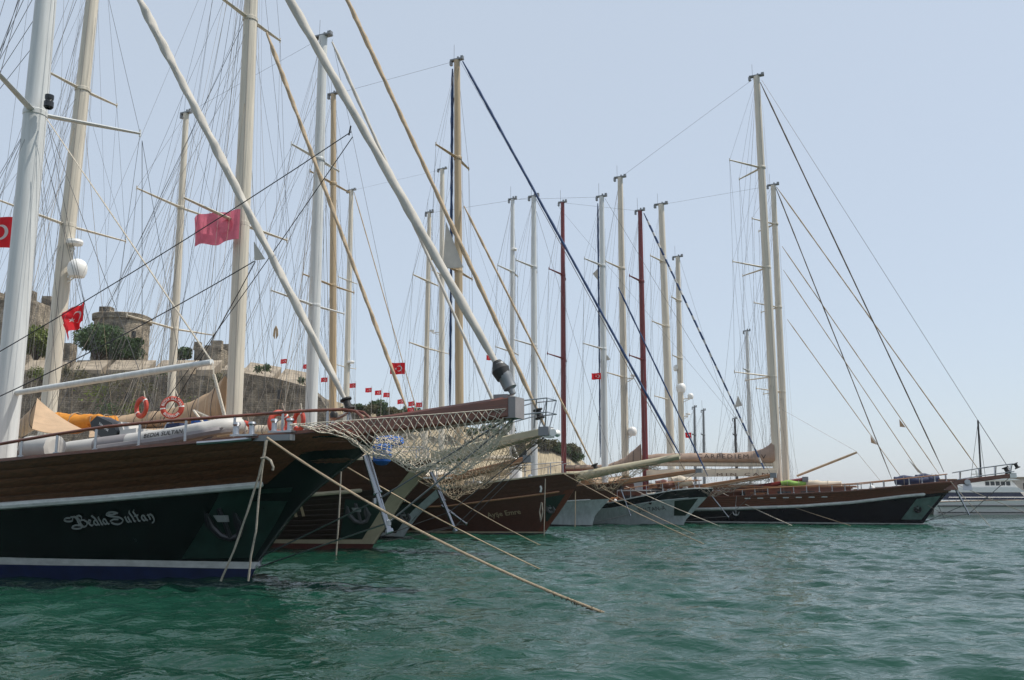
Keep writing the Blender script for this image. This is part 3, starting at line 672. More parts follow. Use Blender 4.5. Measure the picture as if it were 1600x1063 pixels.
# ---------------------------------------------------------------- calligraphic pen for the big blackletter name
def pen_text():
    """broad-nib strokes; returns verts, faces, width with x-height letters about 0.55 and capitals 1"""
    ST = []
    def s(*p): ST.append(list(p))
    def arc(cx, cy, rx, ry, a0, a1, n=12): return [(cx + rx * math.cos(R(a0 + (a1 - a0) * i / n)), cy + ry * math.sin(R(a0 + (a1 - a0) * i / n))) for i in range(n + 1)]
    # B with two flourish loops
    s((1.75, 1.0), (1.35, 1.02), (.95, 1.06)); s(*arc(.55, .82, .52, .17, 55, 330, 16)); s((1.0, .8), (1.15, .98), (1.3, 1.05))
    s((1.35, 1.12), (1.5, .8), (1.45, .35), (1.6, .05)); s((1.62, 1.1), (1.72, .7), (1.66, .3), (1.78, .0))
    s(*arc(1.05, .06, .6, .17, 20, 340, 16)); s((1.6, 1.05), (1.95, 1.12), (2.15, .98), (1.98, .72), (1.75, .64)); s((1.75, .64), (2.2, .66), (2.42, .42), (2.2, .12), (1.85, .02), (1.6, .05))
    x = 2.62
    s((x, .3), (x + .3, .5), (x + .12, .6), (x - .05, .4), (x + .02, .14), (x + .2, .06), (x + .42, .18))       # e
    x = 3.2
    s((x + .32, .5), (x + .08, .5), (x - .03, .25), (x + .15, .06), (x + .38, .2)); s((x + .1, 1.0), (x + .3, .8), (x + .38, .5), (x + .36, .12), (x + .5, .06))   # d
    x = 3.85
    s((x, .52), (x + .1, .58), (x + .08, .12), (x + .22, .06)); s((x + .1, .8), (x + .18, .72))                 # i
    x = 4.25
    s((x + .35, .54), (x + .08, .52), (x - .02, .24), (x + .12, .06), (x + .36, .2)); s((x + .36, .56), (x + .36, .14), (x + .52, .06))    # a
    # S
    s((6.35, .98), (5.9, 1.14), (5.3, 1.12), (5.02, .95), (5.3, .78), (5.75, .7), (6.25, .56), (6.45, .3), (6.1, .04), (5.6, -.06), (5.2, .06), (5.05, .2)); s((5.25, .98), (5.6, .92), (6.0, .95), (6.25, 1.02)); s((5.0, .3), (5.5, .45), (6.0, .4))
    x = 6.75
    s((x, .5), (x + .1, .56), (x + .06, .16), (x + .2, .06), (x + .4, .18)); s((x + .4, .58), (x + .4, .14), (x + .52, .06))   # u
    x = 7.5
    s((x + .22, 1.12), (x + .06, .95), (x + .12, .5), (x + .08, .12), (x + .24, .06))                           # l
    x = 7.95
    s((x + .3, 1.14), (x + .08, .98), (x + .14, .5), (x + .1, .12), (x + .28, .06)); s((x - .06, .58), (x + .4, .62))     # t
    x = 8.55
    s((x + .35, .54), (x + .08, .52), (x - .02, .24), (x + .12, .06), (x + .36, .2)); s((x + .36, .56), (x + .36, .14), (x + .5, .06))     # a
    x = 9.25
    s((x, .5), (x + .12, .58), (x + .1, .1)); s((x + .12, .46), (x + .35, .6), (x + .5, .44), (x + .46, .1), (x + .3, -.14), (x + .05, -.2)) # n with tail
    V = []; F = []; nib = np.array([math.cos(R(38)), math.sin(R(38))]) * .085
    for st in ST:
        P = np.array(st, float)
        if len(P) > 2:   # smooth
            t = np.arange(len(P)); tt = np.linspace(0, len(P) - 1, (len(P) - 1) * 4 + 1); Q = []
            for u in tt:
                i = min(int(u), len(P) - 2); f = u - i; p0, p1, p2, p3 = P[max(i - 1, 0)], P[i], P[i + 1], P[min(i + 2, len(P) - 1)]
                Q.append(.5 * ((2 * p1) + (-p0 + p2) * f + (2 * p0 - 5 * p1 + 4 * p2 - p3) * f * f + (-p0 + 3 * p1 - 3 * p2 + p3) * f ** 3))
            P = np.array(Q)
        o = len(V)
        for i, p in enumerate(P):
            d = P[min(i + 1, len(P) - 1)] - P[max(i - 1, 0)]; d /= np.linalg.norm(d) + 1e-9
            nr = np.array([-d[1], d[0]]) * .03; w = nib if np.dot(nib, nr) >= 0 else -nib
            V += [tuple(p + w + nr), tuple(p - w - nr)]
        for i in range(len(P) - 1): F.append((o + 2 * i, o + 2 * i + 1, o + 2 * i + 3, o + 2 * i + 2))
    V = np.array(V); V[:, 0] -= V[:, 0].min(); return V, F, V[:, 0].max()

def mooring(name_label, pts, r, m, group='mooring lines running from the bows into the water', weed=None, name='mooring_line'):
    base = np.array(pts[-1]); root = None; mb = MB(); P = [np.array(p) - base for p in pts]
    mb.tube(P, r, 7, helix=.12, hk=30); o = mk(name, mb, m, None, loc=base); tag(o, name_label, 'mooring rope', group)
    if weed:
        mb = MB(); n = len(P); k = int(n * weed)
        for i in range(k, n - 1):
            for j in range(26):
                t = random.random(); c = P[i] * (1 - t) + P[i + 1] * t; f = (i - k) / (n - k); d = np.array([random.gauss(0, .022), random.gauss(0, .022), random.gauss(-.015, .02)]) * (.5 + f); mb.tube([c - d * .3, c + d], [.016 + .012 * f, .006], 4)
        tag(mk('weed_growth', mb, 'weed', o), kind='stuff')
    return o

# ---------------------------------------------------------------- the nearest gulet
CB = dict(below='blue_antifoul', boot='white_paint', lower='green_black', upper='varnish', rub='white_paint', cap='mahogany')
b1 = Boat(dict(label='nearest gulet with dark green hull, thick white rub rail and white mast', stem0=(390, 905), B=7.0, L=27, ent=10.5, cols=CB, planks=5, rub_r=.085, rub_end=1.0, bul=.62,
    stem=[(404, 880), (412, 868), (448, 817), (482, 777), (515, 749), (543, 729), (566, 711), (583, 694)],
    lines=dict(sheer=[(0, 722), (100, 712), (200, 703), (300, 694), (400, 685), (450, 680), (500, 675), (540, 675), (570, 686)],
               rub=[(0, 791), (150, 780), (300, 767), (400, 758), (483, 749)],
               boot1=[(0, 871), (200, 875), (390, 878)], boot0=[(0, 882), (200, 885), (385, 889)]), stem_band=(.95, 'green_black', 'low')))
b1.build_hull()
b1.patch('anchor_plate', [(285, 873), (398, 872), (458, 762), (345, 768)], 'guard_green')
b1.anchor(356, 820, .62, 'motor_black')
v, f, w = pen_text()
b1.lettering('name_lettering', 'BediaSultan', (109, 826), (246, 813), 'letter_silver', verts=(v, f, w), scale=1.15)
M1 = b1.mast((100, -300), (10, 660), 31, 'mast_white', [(178, 2.5, -.55)], cap=True)
mb = MB(); q = b1.c3(77, 168); mb.lathe([(.09, 0), (.13, .05), (.13, .2), (.1, .24), (.12, .3), (.12, .4), (0, .44)], q + np.array([.1, -.1, -.1]), 12); b1.part('deck_light', mb, 'motor_black', M1['o'])
for tx, px, py in (('EE', 2, 626), ('OI', 2, 697)):
    vs, fs, wd = text_mesh(tx); q0 = b1.c3(px, py); mb = MB(); k = .22
    V = []
    for u, v in vs:
        ang = (u - wd / 2) * k / M1['r'] ; rr = M1['r'] * 1.05 + .006; dirv = -1.25 + ang
        V.append((q0[0] + rr * math.cos(dirv), rr * math.sin(dirv), q0[2] + v * k))
    mb.add(V, fs); b1.part('mast_lettering', mb, 'ink_dark', M1['o'], smooth=0)
b1.bowsprit((505, 668, 690), (801, 621, 655), 'mahogany', .75, .5, cap=None)
mb = MB(); q = b1.c3(803, 638); mb.box(q, (.26, .46, .42)); mb.box(q + np.array([-.25, 0, .24]), (.3, .24, .08)); b1.part('bowsprit_cap', mb, 'hypalon_grey')
b1.stay('furled_jib', (455 - 215, -375), (789, 592), .112, 'furl_white', .05)
b1.stay('furled_staysail', (212, -12), (541, 628), .100, 'furl_white', .07)
mb = MB(); A, C = b1.c3(779, 570), b1.c3(802, 616); mb.tube([A, A + (C - A) * .45, A + (C - A) * .5, A + (C - A) * .8, A + (C - A) * .85, C], [.13, .155, .14, .14, .07, .06], 16); b1.part('furling_drum', mb, 'grey_metal')
mb = MB(); A, C = b1.c3(776, 565), b1.c3(788, 592); mb.tube([A, (A + C) / 2, C], [.09, .19, .15], 14); b1.part('furler_hood', mb, 'black_rubber')
b1.drum((543, 632), .13); 
b1.wire('forestay', b1.c3(541, 630), b1.c3(552, 668), .03, 'grey_metal')
clew(b1, [(397, 378), (414, 405), (398, 407)])
b1.net((520, 671), 1.5, (800, 640), [(530, 673), (560, 688), (600, 715), (640, 729), (680, 736), (720, 735), (760, 716), (800, 655)], 30, 17, .0078)
b1.striker((572, 712), (608, 830), .075)
for p, q, e in (((587, 783), (800, 650), (412, 868)), ((607, 817), (803, 655), (405, 886))):
    b1.wire('bobstay', b1.c3(*p), b1.c3(*q), .020, 'grey_metal'); b1.wire('bobstay', b1.c3(*p), b1.c3(*e), .017, 'steel')
    mb = MB(); mb.lathe([(0, -.07), (.06, -.05), (.06, .05), (0, .07)], b1.c3(*p), 8); b1.part('shackle', mb, 'steel')
mb = MB(); mb.box(b1.c3(405, 880), (.07, .06, .12)); mb.tube([b1.c3(404, 888), b1.c3(411, 867)], .022, 6); b1.part('chain_plate', mb, 'steel')
b1.handrail([(-60, 702), (0, 694), (80, 680), (165, 667), (260, 658), (330, 653), (400, 648), (480, 642), (536, 640), (556, 643), (566, 652), (568, 662)], posts=(35, 90, 151, 219, 291, 367, 442, 512), r=.035)
for x_, sd in ((.25, -1), (-.42, -1), (0, 1)): b1.bitts(b1.hp(415, 684)[0] + x_, sd)
s_ = b1.hp(415, 684)[0]; mb = MB(); z_ = b1.z('sheer', s_); mb.box((s_, -(b1.hb(s_, z_) + .02), z_ - .02), (1.4, .16, .12)); b1.part('fairlead', mb, 'grey_metal')
# slim bent plate along the rail
pts = [(310, 693), (350, 690), (395, 686)]; P = [b1.hp(*p) for p in pts]; mb = MB(); mb.tube([(s, -(b1.hb(s, z) + .04), z) for s, z in P], .04, 6); b1.part('rubbing_strake', mb, 'steel')
o = b1.boom((20, 615), (331, 566), .085, 'mast_white', 'derrick_boom')
for p, q in (((73, 186), (330, 563)), ((73, 186), (327, 560))): b1.wire('topping_lift', b1.c3(*p), b1.c3(*q), .018, 'rope_white')
b1.wire('tackle', b1.c3(332, 567), b1.c3(336, 598), .02, 'rope_white'); mb = MB(); mb.tube(line_pts(b1.c3(333, 585), b1.c3(354, 668), 3), .022, 6); mb.tube(line_pts(b1.c3(335, 585), b1.c3(357, 668), 3), .022, 6); b1.part('tackle', mb, 'rope_white')
# jib and staysail sheets
for p, q, y, m in (((549, 206), (-60, 584), -3.0, 'rope_dark'), ((551, 214), (230, 664), 2.6, 'rope_dark'), ((398, 408), (-40, 638), -2.8, 'rope_dark'), ((399, 409), (250, 664), 2.4, 'rope_dark')):
    b1.wire('sheet', b1.c3(*p), b1.off(*q, y), .013, m, 8, .12)
mb = MB(); q = b1.c3(551, 209); mb.tube([q + np.array([0, -.15, -.1]), q + np.array([.05, -.16, .12])], .02, 5); b1.part('sheet_knot', mb, 'rope_dark')
for k in range(7):  # wires crossing high on the left
    b1.wire('running_stay', M1['foot'] + (M1['T'] - M1['foot']) * (.64 + .05 * k), b1.off(-330 + 33 * k, 560 + 10 * k, 3.2 if k % 2 else -2.8), .009, 'wire')
for k, (p, q, y) in enumerate((((75, 195), (150, 560), 2.0), ((75, 195), (240, 640), 2.2), ((222, 220), (300, 680), 2.4), ((222, 220), (222, 690), 2.6), ((72, 250), (190, 690), 1.5))):
    b1.wire('shroud', b1.c3(*p), b1.off(*q, y), .008, 'wire')
b1.cabin(-24, -13.2, 3.4, 1.0, 'varnish', 'white_paint', 6)
# awning under the mast, sloping forward
q = [b1.off(58, 622, 2.0), b1.off(132, 672, 2.4), b1.off(120, 675, 1.5), b1.off(50, 670, 1.0)]
mb = MB(); P = []
for u in np.linspace(0, 1, 10):
    row = []
    for v_ in np.linspace(0, 1, 10):
        A = q[0] * (1 - u) + q[1] * u; B_ = (q[3] * (1 - u) + q[2] * u)
        p = A * (1 - v_) + B_ * v_; row.append(p + np.array([0, 0, -.35 * u * (1 - u) - .1 * v_ * (1 - v_)]))
    P.append(row)
mb.grid(P); mb.grid([[p + np.array([0, 0, -.012]) for p in r] for r in P]); b1.part('awning', mb, 'canvas_tan')
b1.hatch(-6.6, .9, (1.5, 1.6, .45)); b1.windlass(1.4)

# dinghy carried on the near side deck
def dinghy():
    P0, P1 = b1.off(94, 712, -1.75), b1.off(377, 684, -.6)
    zt0 = b1.off(110, 700, -2.0)
    r_ = .195; base = b1.l2w(np.array([(P0[0] + P1[0]) / 2, -1.6, P0[2]]))
    L = P1[0] - P0[0]; pitch = math.atan2(b1.z('sheer', P1[0]) - b1.z('sheer', P0[0]), L)
    rt = empty('inflatable_dinghy', b1.l2w((P0[0], -1.2, b1.z('sheer', P0[0]) + .0)), TH); rt.rotation_euler = (0, -pitch, TH + math.atan2(.55, L))
    tag(rt, 'white inflatable dinghy with grey bottom lying along the rail of the nearest gulet', 'dinghy')
    w = .58; pts = [(.0, -w, r_ + .1), (.25, -w, r_ + .1), (.7 * L, -w, r_ + .14), (.86 * L, -w * .85, r_ + .2), (.96 * L, -w * .5, r_ + .26), (L, 0, r_ + .3)]
    pts = pts + [(p[0], -p[1], p[2]) for p in pts[:-1][::-1]]
    Q = []
    for i in range(len(pts) - 1):
        for t in (0, .33, .67): Q.append(np.array(pts[i]) * (1 - t) + np.array(pts[i + 1]) * t)
    Q.append(np.array(pts[-1])); rs = [r_ * min(1, .25 + i * .35) for i in range(len(Q))]; rs = [min(a, c) for a, c in zip(rs, rs[::-1])]
    mb = MB(); mb.tube(Q, rs, 16); tube_o = mk('inflatable_tube', mb, 'hypalon_white', rt)
    mb = MB(); mb.tube([np.array(p) + np.array([0, (-.16 if p[1] < 0 else .16), -.09]) for p in Q if p[0] > .4], .10, 8); mk('tube_shade_band', mb, 'hypalon_grey', rt)  # rubbing band, raised so its grey paints the tube's shaded lower half
    mb = MB(); mb.prism([(.2, -.02), (.9 * L, .12), (.99 * L, .42), (.2, .3)], lambda p: (p[0], -.5, p[1]), lambda p: (p[0], .5, p[1])); mk('hull_bottom', mb, 'hypalon_grey', rt)
    # grey patch on the tube
    mb = MB(); mb.tube([(1.0, -w, r_ + .11), (1.85, -w, r_ + .12)], r_ * 1.02, 16, cap=False); mk('tube_patch', mb, 'hypalon_grey', rt)
    # name on the tube
    vs, fs, wd = text_mesh('BEDIA SULTAN', .012); u0, u1 = .565 * L, .80 * L; k = (u1 - u0) / wd; V = []
    for u, v in vs:
        a = math.pi - .12 - v * k * .9 / r_ ; x = u0 + u * k
        V.append((x, -w + (r_ + .008) * math.cos(a), r_ + .13 + (x / L - .6) * .06 + (r_ + .008) * math.sin(math.pi - a)))
    mb = MB(); mb.add(V, fs); mk('name_lettering', mb, 'ink_dark', rt, smooth=0)
    mb = MB(); mb.box((1.5, .1, .50), (.5, .7, .34), taper=.85); mb.box((1.3, .1, .72), (.10, .6, .26), ry=-.35); mk('seat', mb, 'hypalon_white', rt)
    mb = MB(); mb.box((2.5, .25, .52), (.4, .5, .4), taper=.8); mk('console', mb, 'navy_cloth', rt)
    mb = MB(); mb.tube([(2.3 + .05 * math.sin(a), .2 + .16 * math.cos(a), .62 + .16 * math.sin(a)) for a in np.linspace(0, 2 * math.pi, 17)], .018, 6); mk('steering_wheel', mb, 'steel', rt)
    mt = empty('outboard_motor', (.55, 0, .35)); mt.parent = rt; mt.rotation_euler = (0, R(38), 0)
    mb = MB(); mb.prism([(-.42, .42), (-.36, .62), (.1, .72), (.36, .62), (.4, .36), (.2, .3), (-.3, .3)], lambda p: (p[0], -.22, p[1]), lambda p: (p[0], .22, p[1])); mk('cowling', mb, 'motor_black', mt, smooth=50)
    mb = MB(); mb.box((.02, 0, -.05), (.26, .18, .75), taper=1.3); mb.box((-.05, 0, -.44), (.55, .24, .03)); mb.tube([(-.25, 0, -.55), (.25, 0, -.55)], .07, 10); mk('leg', mb, 'hypalon_grey', mt)
    vs, fs, wd = text_mesh('YAMAHA', .01); k = .34 / wd; mb = MB(); mb.add([(-.2 + u * k, -.228, .5 + v * k) for u, v in vs], fs); mk('motor_lettering', mb, 'white_plastic', mt, smooth=0)
    # lifting bridle
    for a, c in (((3.6, -.3, .55), (3.1, 0, .95)), ((3.6, .3, .55), (3.1, 0, .95)), ((3.9, 0, .55), (3.1, .02, .95))):
        mb = MB(); mb.tube(line_pts(a, c, 2), .025, 6); mk('lifting_strap', mb, 'rope_white', rt)
dinghy()
# white locker next to the dinghy
q = b1.off(66, 700, -2.4); mb = MB(); rt = empty('deck_locker', b1.l2w(q + np.array([0, 0, -.3])), TH); tag(rt, 'rounded white fibreglass locker on deck left of the dinghy', 'locker')
mb.tube([(-.42, 0, .3), (-.4, 0, .3), (.4, 0, .3), (.42, 0, .3)], [.2, .29, .29, .2], 12, sq=.95); mk('locker_shell', mb, 'hypalon_white', rt)
mb = MB(); mb.box((0, 0, .02), (.7, .5, .06)); mk('locker_base', mb, 'varnish', rt)

def life_ring(b, px, py, y, r, yaw, label, txt=False):
    c = b.l2w(b.off(px, py, y)); rt = empty('life_ring', c, yaw); tag(rt, label, 'life ring', 'orange life rings hung on the rails')
    mb = MB(); k = r * .23; mb.grid([[((r - k + k * math.cos(v)) * math.cos(u), k * .8 * math.sin(v), (r - k + k * math.cos(v)) * math.sin(u)) for v in np.linspace(0, 2 * math.pi, 11)[:-1]] for u in np.linspace(0, 2 * math.pi, 37)[:-1]], True, True); mk('ring', mb, 'ring_orange', rt)
    for a in ((.15, 3.3) if txt else (.8, 3.9)):
        mb = MB(); mb.grid([[((r - k + k * 1.04 * math.cos(v)) * math.cos(u), k * .84 * math.sin(v), (r - k + k * 1.04 * math.cos(v)) * math.sin(u)) for v in np.linspace(0, 2 * math.pi, 11)[:-1]] for u in np.linspace(a - .07, a + .07, 5)], False, True); mk('white_band', mb, 'white_plastic', rt)
    if txt:
        for tx, a0, sgn in (('BEDIA SULTAN', math.pi / 2, -1), ('BODRUM', -math.pi / 2, 1)):
            vs, fs, wd = text_mesh(tx, .01); kk = k * 1.0; V = []; rr = r - k
            for u, v in vs:
                an = a0 + sgn * (u - wd / 2) * kk / rr; q = rr + (-sgn) * (v - .5) * kk; V.append((q * math.cos(an), -k * .8 - .006, q * math.sin(an)))
            mb = MB(); mb.add(V, fs); mk('ring_lettering', mb, 'white_plastic', rt, smooth=0)
    mb = MB(); mb.tube([(r * .5, 0, r * .8), (r * .2, 0, r * 1.5)], .012, 4); mk('hanging_cord', mb, 'rope_white', rt)
life_ring(b1, 221, 637, 1.9, .31, R(-36), 'orange life ring turned edge-on, left one of the pair above the dinghy')
life_ring(b1, 269, 637, 1.9, .31, R(14), 'orange life ring facing out with white lettering, right one of the pair above the dinghy', True)
life_ring(b1, 383, 674, .9, .26, R(64), 'small orange life ring low on deck beside the dinghy nose')
life_ring(b1, 436, 661, .6, .31, R(48), 'orange life ring behind the steel rail post near the bow bitts')
life_ring(b1, 467, 658, .9, .28, R(-48), 'narrow edge-on life ring nearest the seated man at the bow')

# ---------------------------------------------------------------- person seated at the bow of the nearest gulet
def person():
    q = b1.off(523, 651, .35); s = q[0]; zd = b1.deckz(s); hz = q[2]          # head centre
    base = b1.l2w((s, q[1], zd)); rt = empty('person', base, TH + R(150)); tag(rt, 'man with short dark hair and white shirt sitting at the bow of the nearest gulet', 'person')
    h = hz - zd                                                # head height above deck
    sh = h - .26; hip = max(.25, sh - .50)
    J = dict(pelvis=(0, 0, hip), waist=(.02, 0, hip + .2), chest=(.04, 0, sh - .1), neck=(.05, 0, sh + .06), head0=(.07, 0, h - .06))
    vs = []; ed = []; rd = []
    def v(p, r): vs.append(p); rd.append(r); return len(vs) - 1
    pel = v((0, 0, hip), .13); wa = v((.02, 0, hip + .2), .125); ch = v((.04, 0, sh - .1), .14); nk = v((.05, 0, sh + .05), .055); hd = v((.06, 0, h - .08), .06)
    ed += [(pel, wa), (wa, ch), (ch, nk), (nk, hd)]
    for sd in (-1, 1):
        a = v((.04, .19 * sd, sh - .03), .06); e = v((.12, .25 * sd, sh - .30), .045); wr = v((.34, .2 * sd, hip + .12), .032); ed += [(ch, a), (a, e), (e, wr)]
        k0 = v((.06, .1 * sd, hip - .02), .09); kn = v((.42, .16 * sd, hip + .05), .065); an = v((.5, .16 * sd, .09), .042); to = v((.64, .18 * sd, .05), .035); ed += [(pel, k0), (k0, kn), (kn, an), (an, to)]
    me = bpy.data.meshes.new('body'); me.from_pydata(vs, ed, []); me.update()
    o = bpy.data.objects.new('body', me); COL.objects.link(o); o.parent = rt
    sk = o.modifiers.new('skin', 'SKIN'); lay = me.skin_vertices[0] if len(me.skin_vertices) else None
    if lay is None:
        bm_ = __import__('bmesh').new(); bm_.from_mesh(me); bm_.verts.layers.skin.verify(); bm_.to_mesh(me); bm_.free(); lay = me.skin_vertices[0]
    for i, r in enumerate(rd): lay.data[i].radius = (r, r); lay.data[i].use_root = (i == 0)
    sb = o.modifiers.new('sub', 'SUBSURF'); sb.levels = 1; sb.render_levels = 2; me.materials.append(MATS['shirt_white'])
    mb = MB()   # head with face
    P = []
    for i, ph in enumerate(np.linspace(-math.pi / 2, math.pi / 2, 17)):
        row = []
        for k in range(24):
            a = 2 * math.pi * k / 24; rx, ry, rz = .098, .076, .118; x = rx * math.cos(ph) * math.cos(a); y = ry * math.cos(ph) * math.sin(a); z = rz * math.sin(ph)
            if z < 0: x += .012 * (1 if math.cos(a) > 0 else -1) * (-z / rz) * 0; y *= 1 - .25 * (-z / rz)
            if math.cos(a) > .9 and -.04 < z < .01: x += .018
            row.append((x + .07, y, z + h))
        P.append(row)
    mb.grid(P, close_v=True); hd_o = mk('head', mb, 'skin', rt, smooth=80)
    for sd in (-1, 1):
        mb = MB(); mb.lathe([(0, -.011), (.011, 0), (0, .011)], (.155, .03 * sd, h + .012), 8); mk('eye', mb, 'ink_dark', hd_o)
        mb = MB(); mb.lathe([(0, -.03), (.012, -.02), (.016, 0), (.014, .02), (0, .03)], (.065, .079 * sd, h), 8); mk('ear', mb, 'skin', hd_o)
    mb = MB(); mb.box((.158, 0, h - .062), (.012, .045, .01)); mk('mouth', mb, 'brown_paint', hd_o)
    mb = MB(); P = []
    for ph in np.linspace(.1, math.pi / 2, 9):
        P.append([(.058 + (.108 + .004 * math.sin(5 * k)) * math.cos(ph) * math.cos(2 * math.pi * k / 24), .088 * math.cos(ph) * math.sin(2 * math.pi * k / 24), h + .02 + .118 * math.sin(ph) - (.06 if math.cos(2 * math.pi * k / 24) < .1 and ph < .3 else 0)) for k in range(24)])
    mb.grid(P, close_v=True); mk('hair', mb, 'hair', rt, smooth=80)
    for sd in (-1, 1):   # trousers and hands
        mb = MB(); mb.tube([(-.02, .1 * sd, hip), (.1, .11 * sd, hip), (.43, .16 * sd, hip + .05), (.5, .16 * sd, hip - .1), (.5, .16 * sd, .12)], [.11, .115, .085, .08, .07], 10); mk('trouser_leg', mb, 'trouser', rt)
        c = np.array([.36, .19 * sd, hip + .11]); mb = MB(); mb.box(c, (.09, .075, .03))
        for k in range(4): mb.tube([c + np.array([.04, -.03 + .02 * k, 0]), c + np.array([.075, -.03 + .02 * k, -.005]), c + np.array([.1 - .006 * abs(k - 1.5), -.03 + .02 * k, -.025])], [.009, .009, .007], 6)
        mb.tube([c + np.array([-.02, -.035 * sd, 0]), c + np.array([.02, -.06 * sd, -.005]), c + np.array([.05, -.065 * sd, -.01])], [.011, .01, .008], 6); mk('hand', mb, 'skin', rt)
    mb = MB(); mb.box((-.02, 0, (hip - .1) / 2), (.5, .5, max(.1, hip - .1)), taper=.95)
    st = mk('wooden_box', mb, 'teak_light', None, loc=base); st.rotation_euler = (0, 0, TH); tag(st, 'low wooden box under the seated man at the bow', 'box')
person()

# ---------------------------------------------------------------- second gulet, cream masts
b2 = Boat(dict(label='second gulet from the camera with cream masts and wide beige stem', stem0=(580, 858), B=6.6, L=25, cols=dict(below='red_antifoul', boot='beige_paint', lower='dark_wood', upper='brown_paint', rub='beige_paint', cap='beige_paint'), upper_planks=5, lower_planks=9, rub_r=.075, rub_end=1.3,
    stem=[(589, 842), (605, 820), (633, 777), (655, 752), (672, 732), (688, 716)],
    lines=dict(sheer=[(545, 719), (600, 719), (640, 719), (670, 719), (686, 718)], rub=[(430, 777), (487, 773), (560, 767), (637, 762)], boot1=[(430, 843), (583, 843)], boot0=[(430, 849), (578, 850)]), stem_band=(.42, 'beige_paint', 'all')))
b2.build_hull()
b2.patch('anchor_plate', [(532, 840), (574, 842), (604, 786), (540, 780)], 'guard_green'); b2.anchor(562, 803, .62, 'wire')
b2.lettering('name_lettering', 'h', (462, 808), (480, 806), 'letter_tan', shear=.2, scale=1.2, bold=.01)
M2a = b2.mast((406, -330), (366, 640), 23, 'mast_cream', [(30, 2.05, .05), (352, 3.0, .05)], groove=True, rich=2)
M2b = b2.mast((158, -130), (76, 640), 21, 'mast_cream', [(142, 2.0, .05), (352, 3.3, .05)], groove=True, rich=2)
b2.wire('triatic_stay', M2a['T'], M2b['T'], .007)
b2.radome(121, 419, 13, M2b); b2.radome(117, 379, 11, M2b, True)
for p, q, r_ in (((530 - 140, -330), (853, 670), .085), ((417, 52), (636, 640), .075)): b2.stay('furled_jib' if r_ > .08 else 'furled_staysail', p, q, r_, 'furl_tan', .10)
clew(b2, [(697, 347), (724, 418), (692, 420)])
b2.drum((842, 647), .16, axis=(.3, 0, -1)); b2.wire('forestay', b2.c3(842, 650), b2.c3(853, 670), .04, 'grey_metal')
b2.bowsprit((680, 706, 730), (852, 669, 680), 'beige_paint', .6, .4)
mb = MB(); q = b2.c3(861, 677); M_ = Matrix.Rotation(math.pi / 2, 3, 'X'); mb.box(q + np.array([-.05, 0, 0]), (.22, .3, .3)); mb.lathe([(0, -.2), (.12, -.2), (.08, -.1), (.08, .1), (.12, .2), (0, .2)], q + np.array([.14, 0, 0]), 12, M_); b2.part('bow_roller', mb, 'white_plastic')
def pulpit(b, pts, half, posts, r=.022, m='steel'):
    P = [b.c3(*p) for p in pts]
    for dz in (0, -.45):
        q = [p + np.array([0, -half * (.6 + .4 * min(1, i)), dz]) for i, p in enumerate(P)]; q2 = [p + np.array([0, half * (.6 + .4 * min(1, i)), dz]) for i, p in enumerate(P)][::-1]
        mb = MB(); mb.tube(q + q2, r, 6); b.part('pulpit_rail', mb, m)
    for a, c in posts:
        for sd in (-1, 1): A = b.c3(*a) + np.array([0, half * sd, 0]); C = b.c3(*c) + np.array([0, .2 * sd, 0]); mb = MB(); mb.tube([A, C], r, 6); b.part('pulpit_post', mb, m)
pulpit(b2, [(745, 655), (780, 641), (825, 628), (862, 624)], .42, [((846, 626), (838, 670)), ((862, 625), (855, 668)), ((780, 641), (776, 684))])
b2.net((672, 712), 1.3, (848, 682), [(660, 750), (690, 768), (712, 779), (735, 770), (755, 756), (802, 716), (836, 692)], 26, 13, .0075, 'rope_tan')
b2.striker((674, 738), (711, 829), .07)
for p, q, e in (((703, 800), (851, 683), (592, 840)), ((710, 824), (853, 686), (586, 850))): b2.wire('bobstay', b2.c3(*p), b2.c3(*q), .016, 'wire'); b2.wire('bobstay', b2.c3(*p), b2.c3(*e), .014, 'wire')
o, P = b2.cover('furled_mainsail', [(128, 657), (200, 648), (262, 640), (300, 627), (330, 612), (352, 588)], [(128, 668), (200, 670), (262, 668), (330, 662), (353, 655)], .34, 'canvas_tan', ties=8)
b2.boom((120, 668), (360, 656), .09, 'mahogany')
P = [[b2.off(140 + 215 * u, 672 - 8 * u + 6 * math.sin(u * 12) * 0, y) + np.array([0, 0, -.12 * abs(y) ** 1.3]) for y in np.linspace(-1.9, 1.9, 9)] for u in np.linspace(0, 1, 12)]
mb = MB(); mb.grid(P); mb.grid([[p + np.array([0, 0, -.012]) for p in r] for r in P]); b2.part('awning', mb, 'canvas_tan')
b2.cover('furled_mizzen', [(20, 668), (50, 640), (70, 612)], [(20, 690), (50, 672), (72, 668)], .3, 'canvas_tan', ties=2)
b2.cabin(-20, -10, 3.2, 1.2, 'varnish', 'white_paint', 6); b2.hatch(-3, 0, (1.4, 1.4, .4)); b2.windlass(.6)
b2.handrail([(470, 702), (540, 700), (600, 699), (660, 699)], posts=(480, 540, 600, 655), m='steel', r=.02)
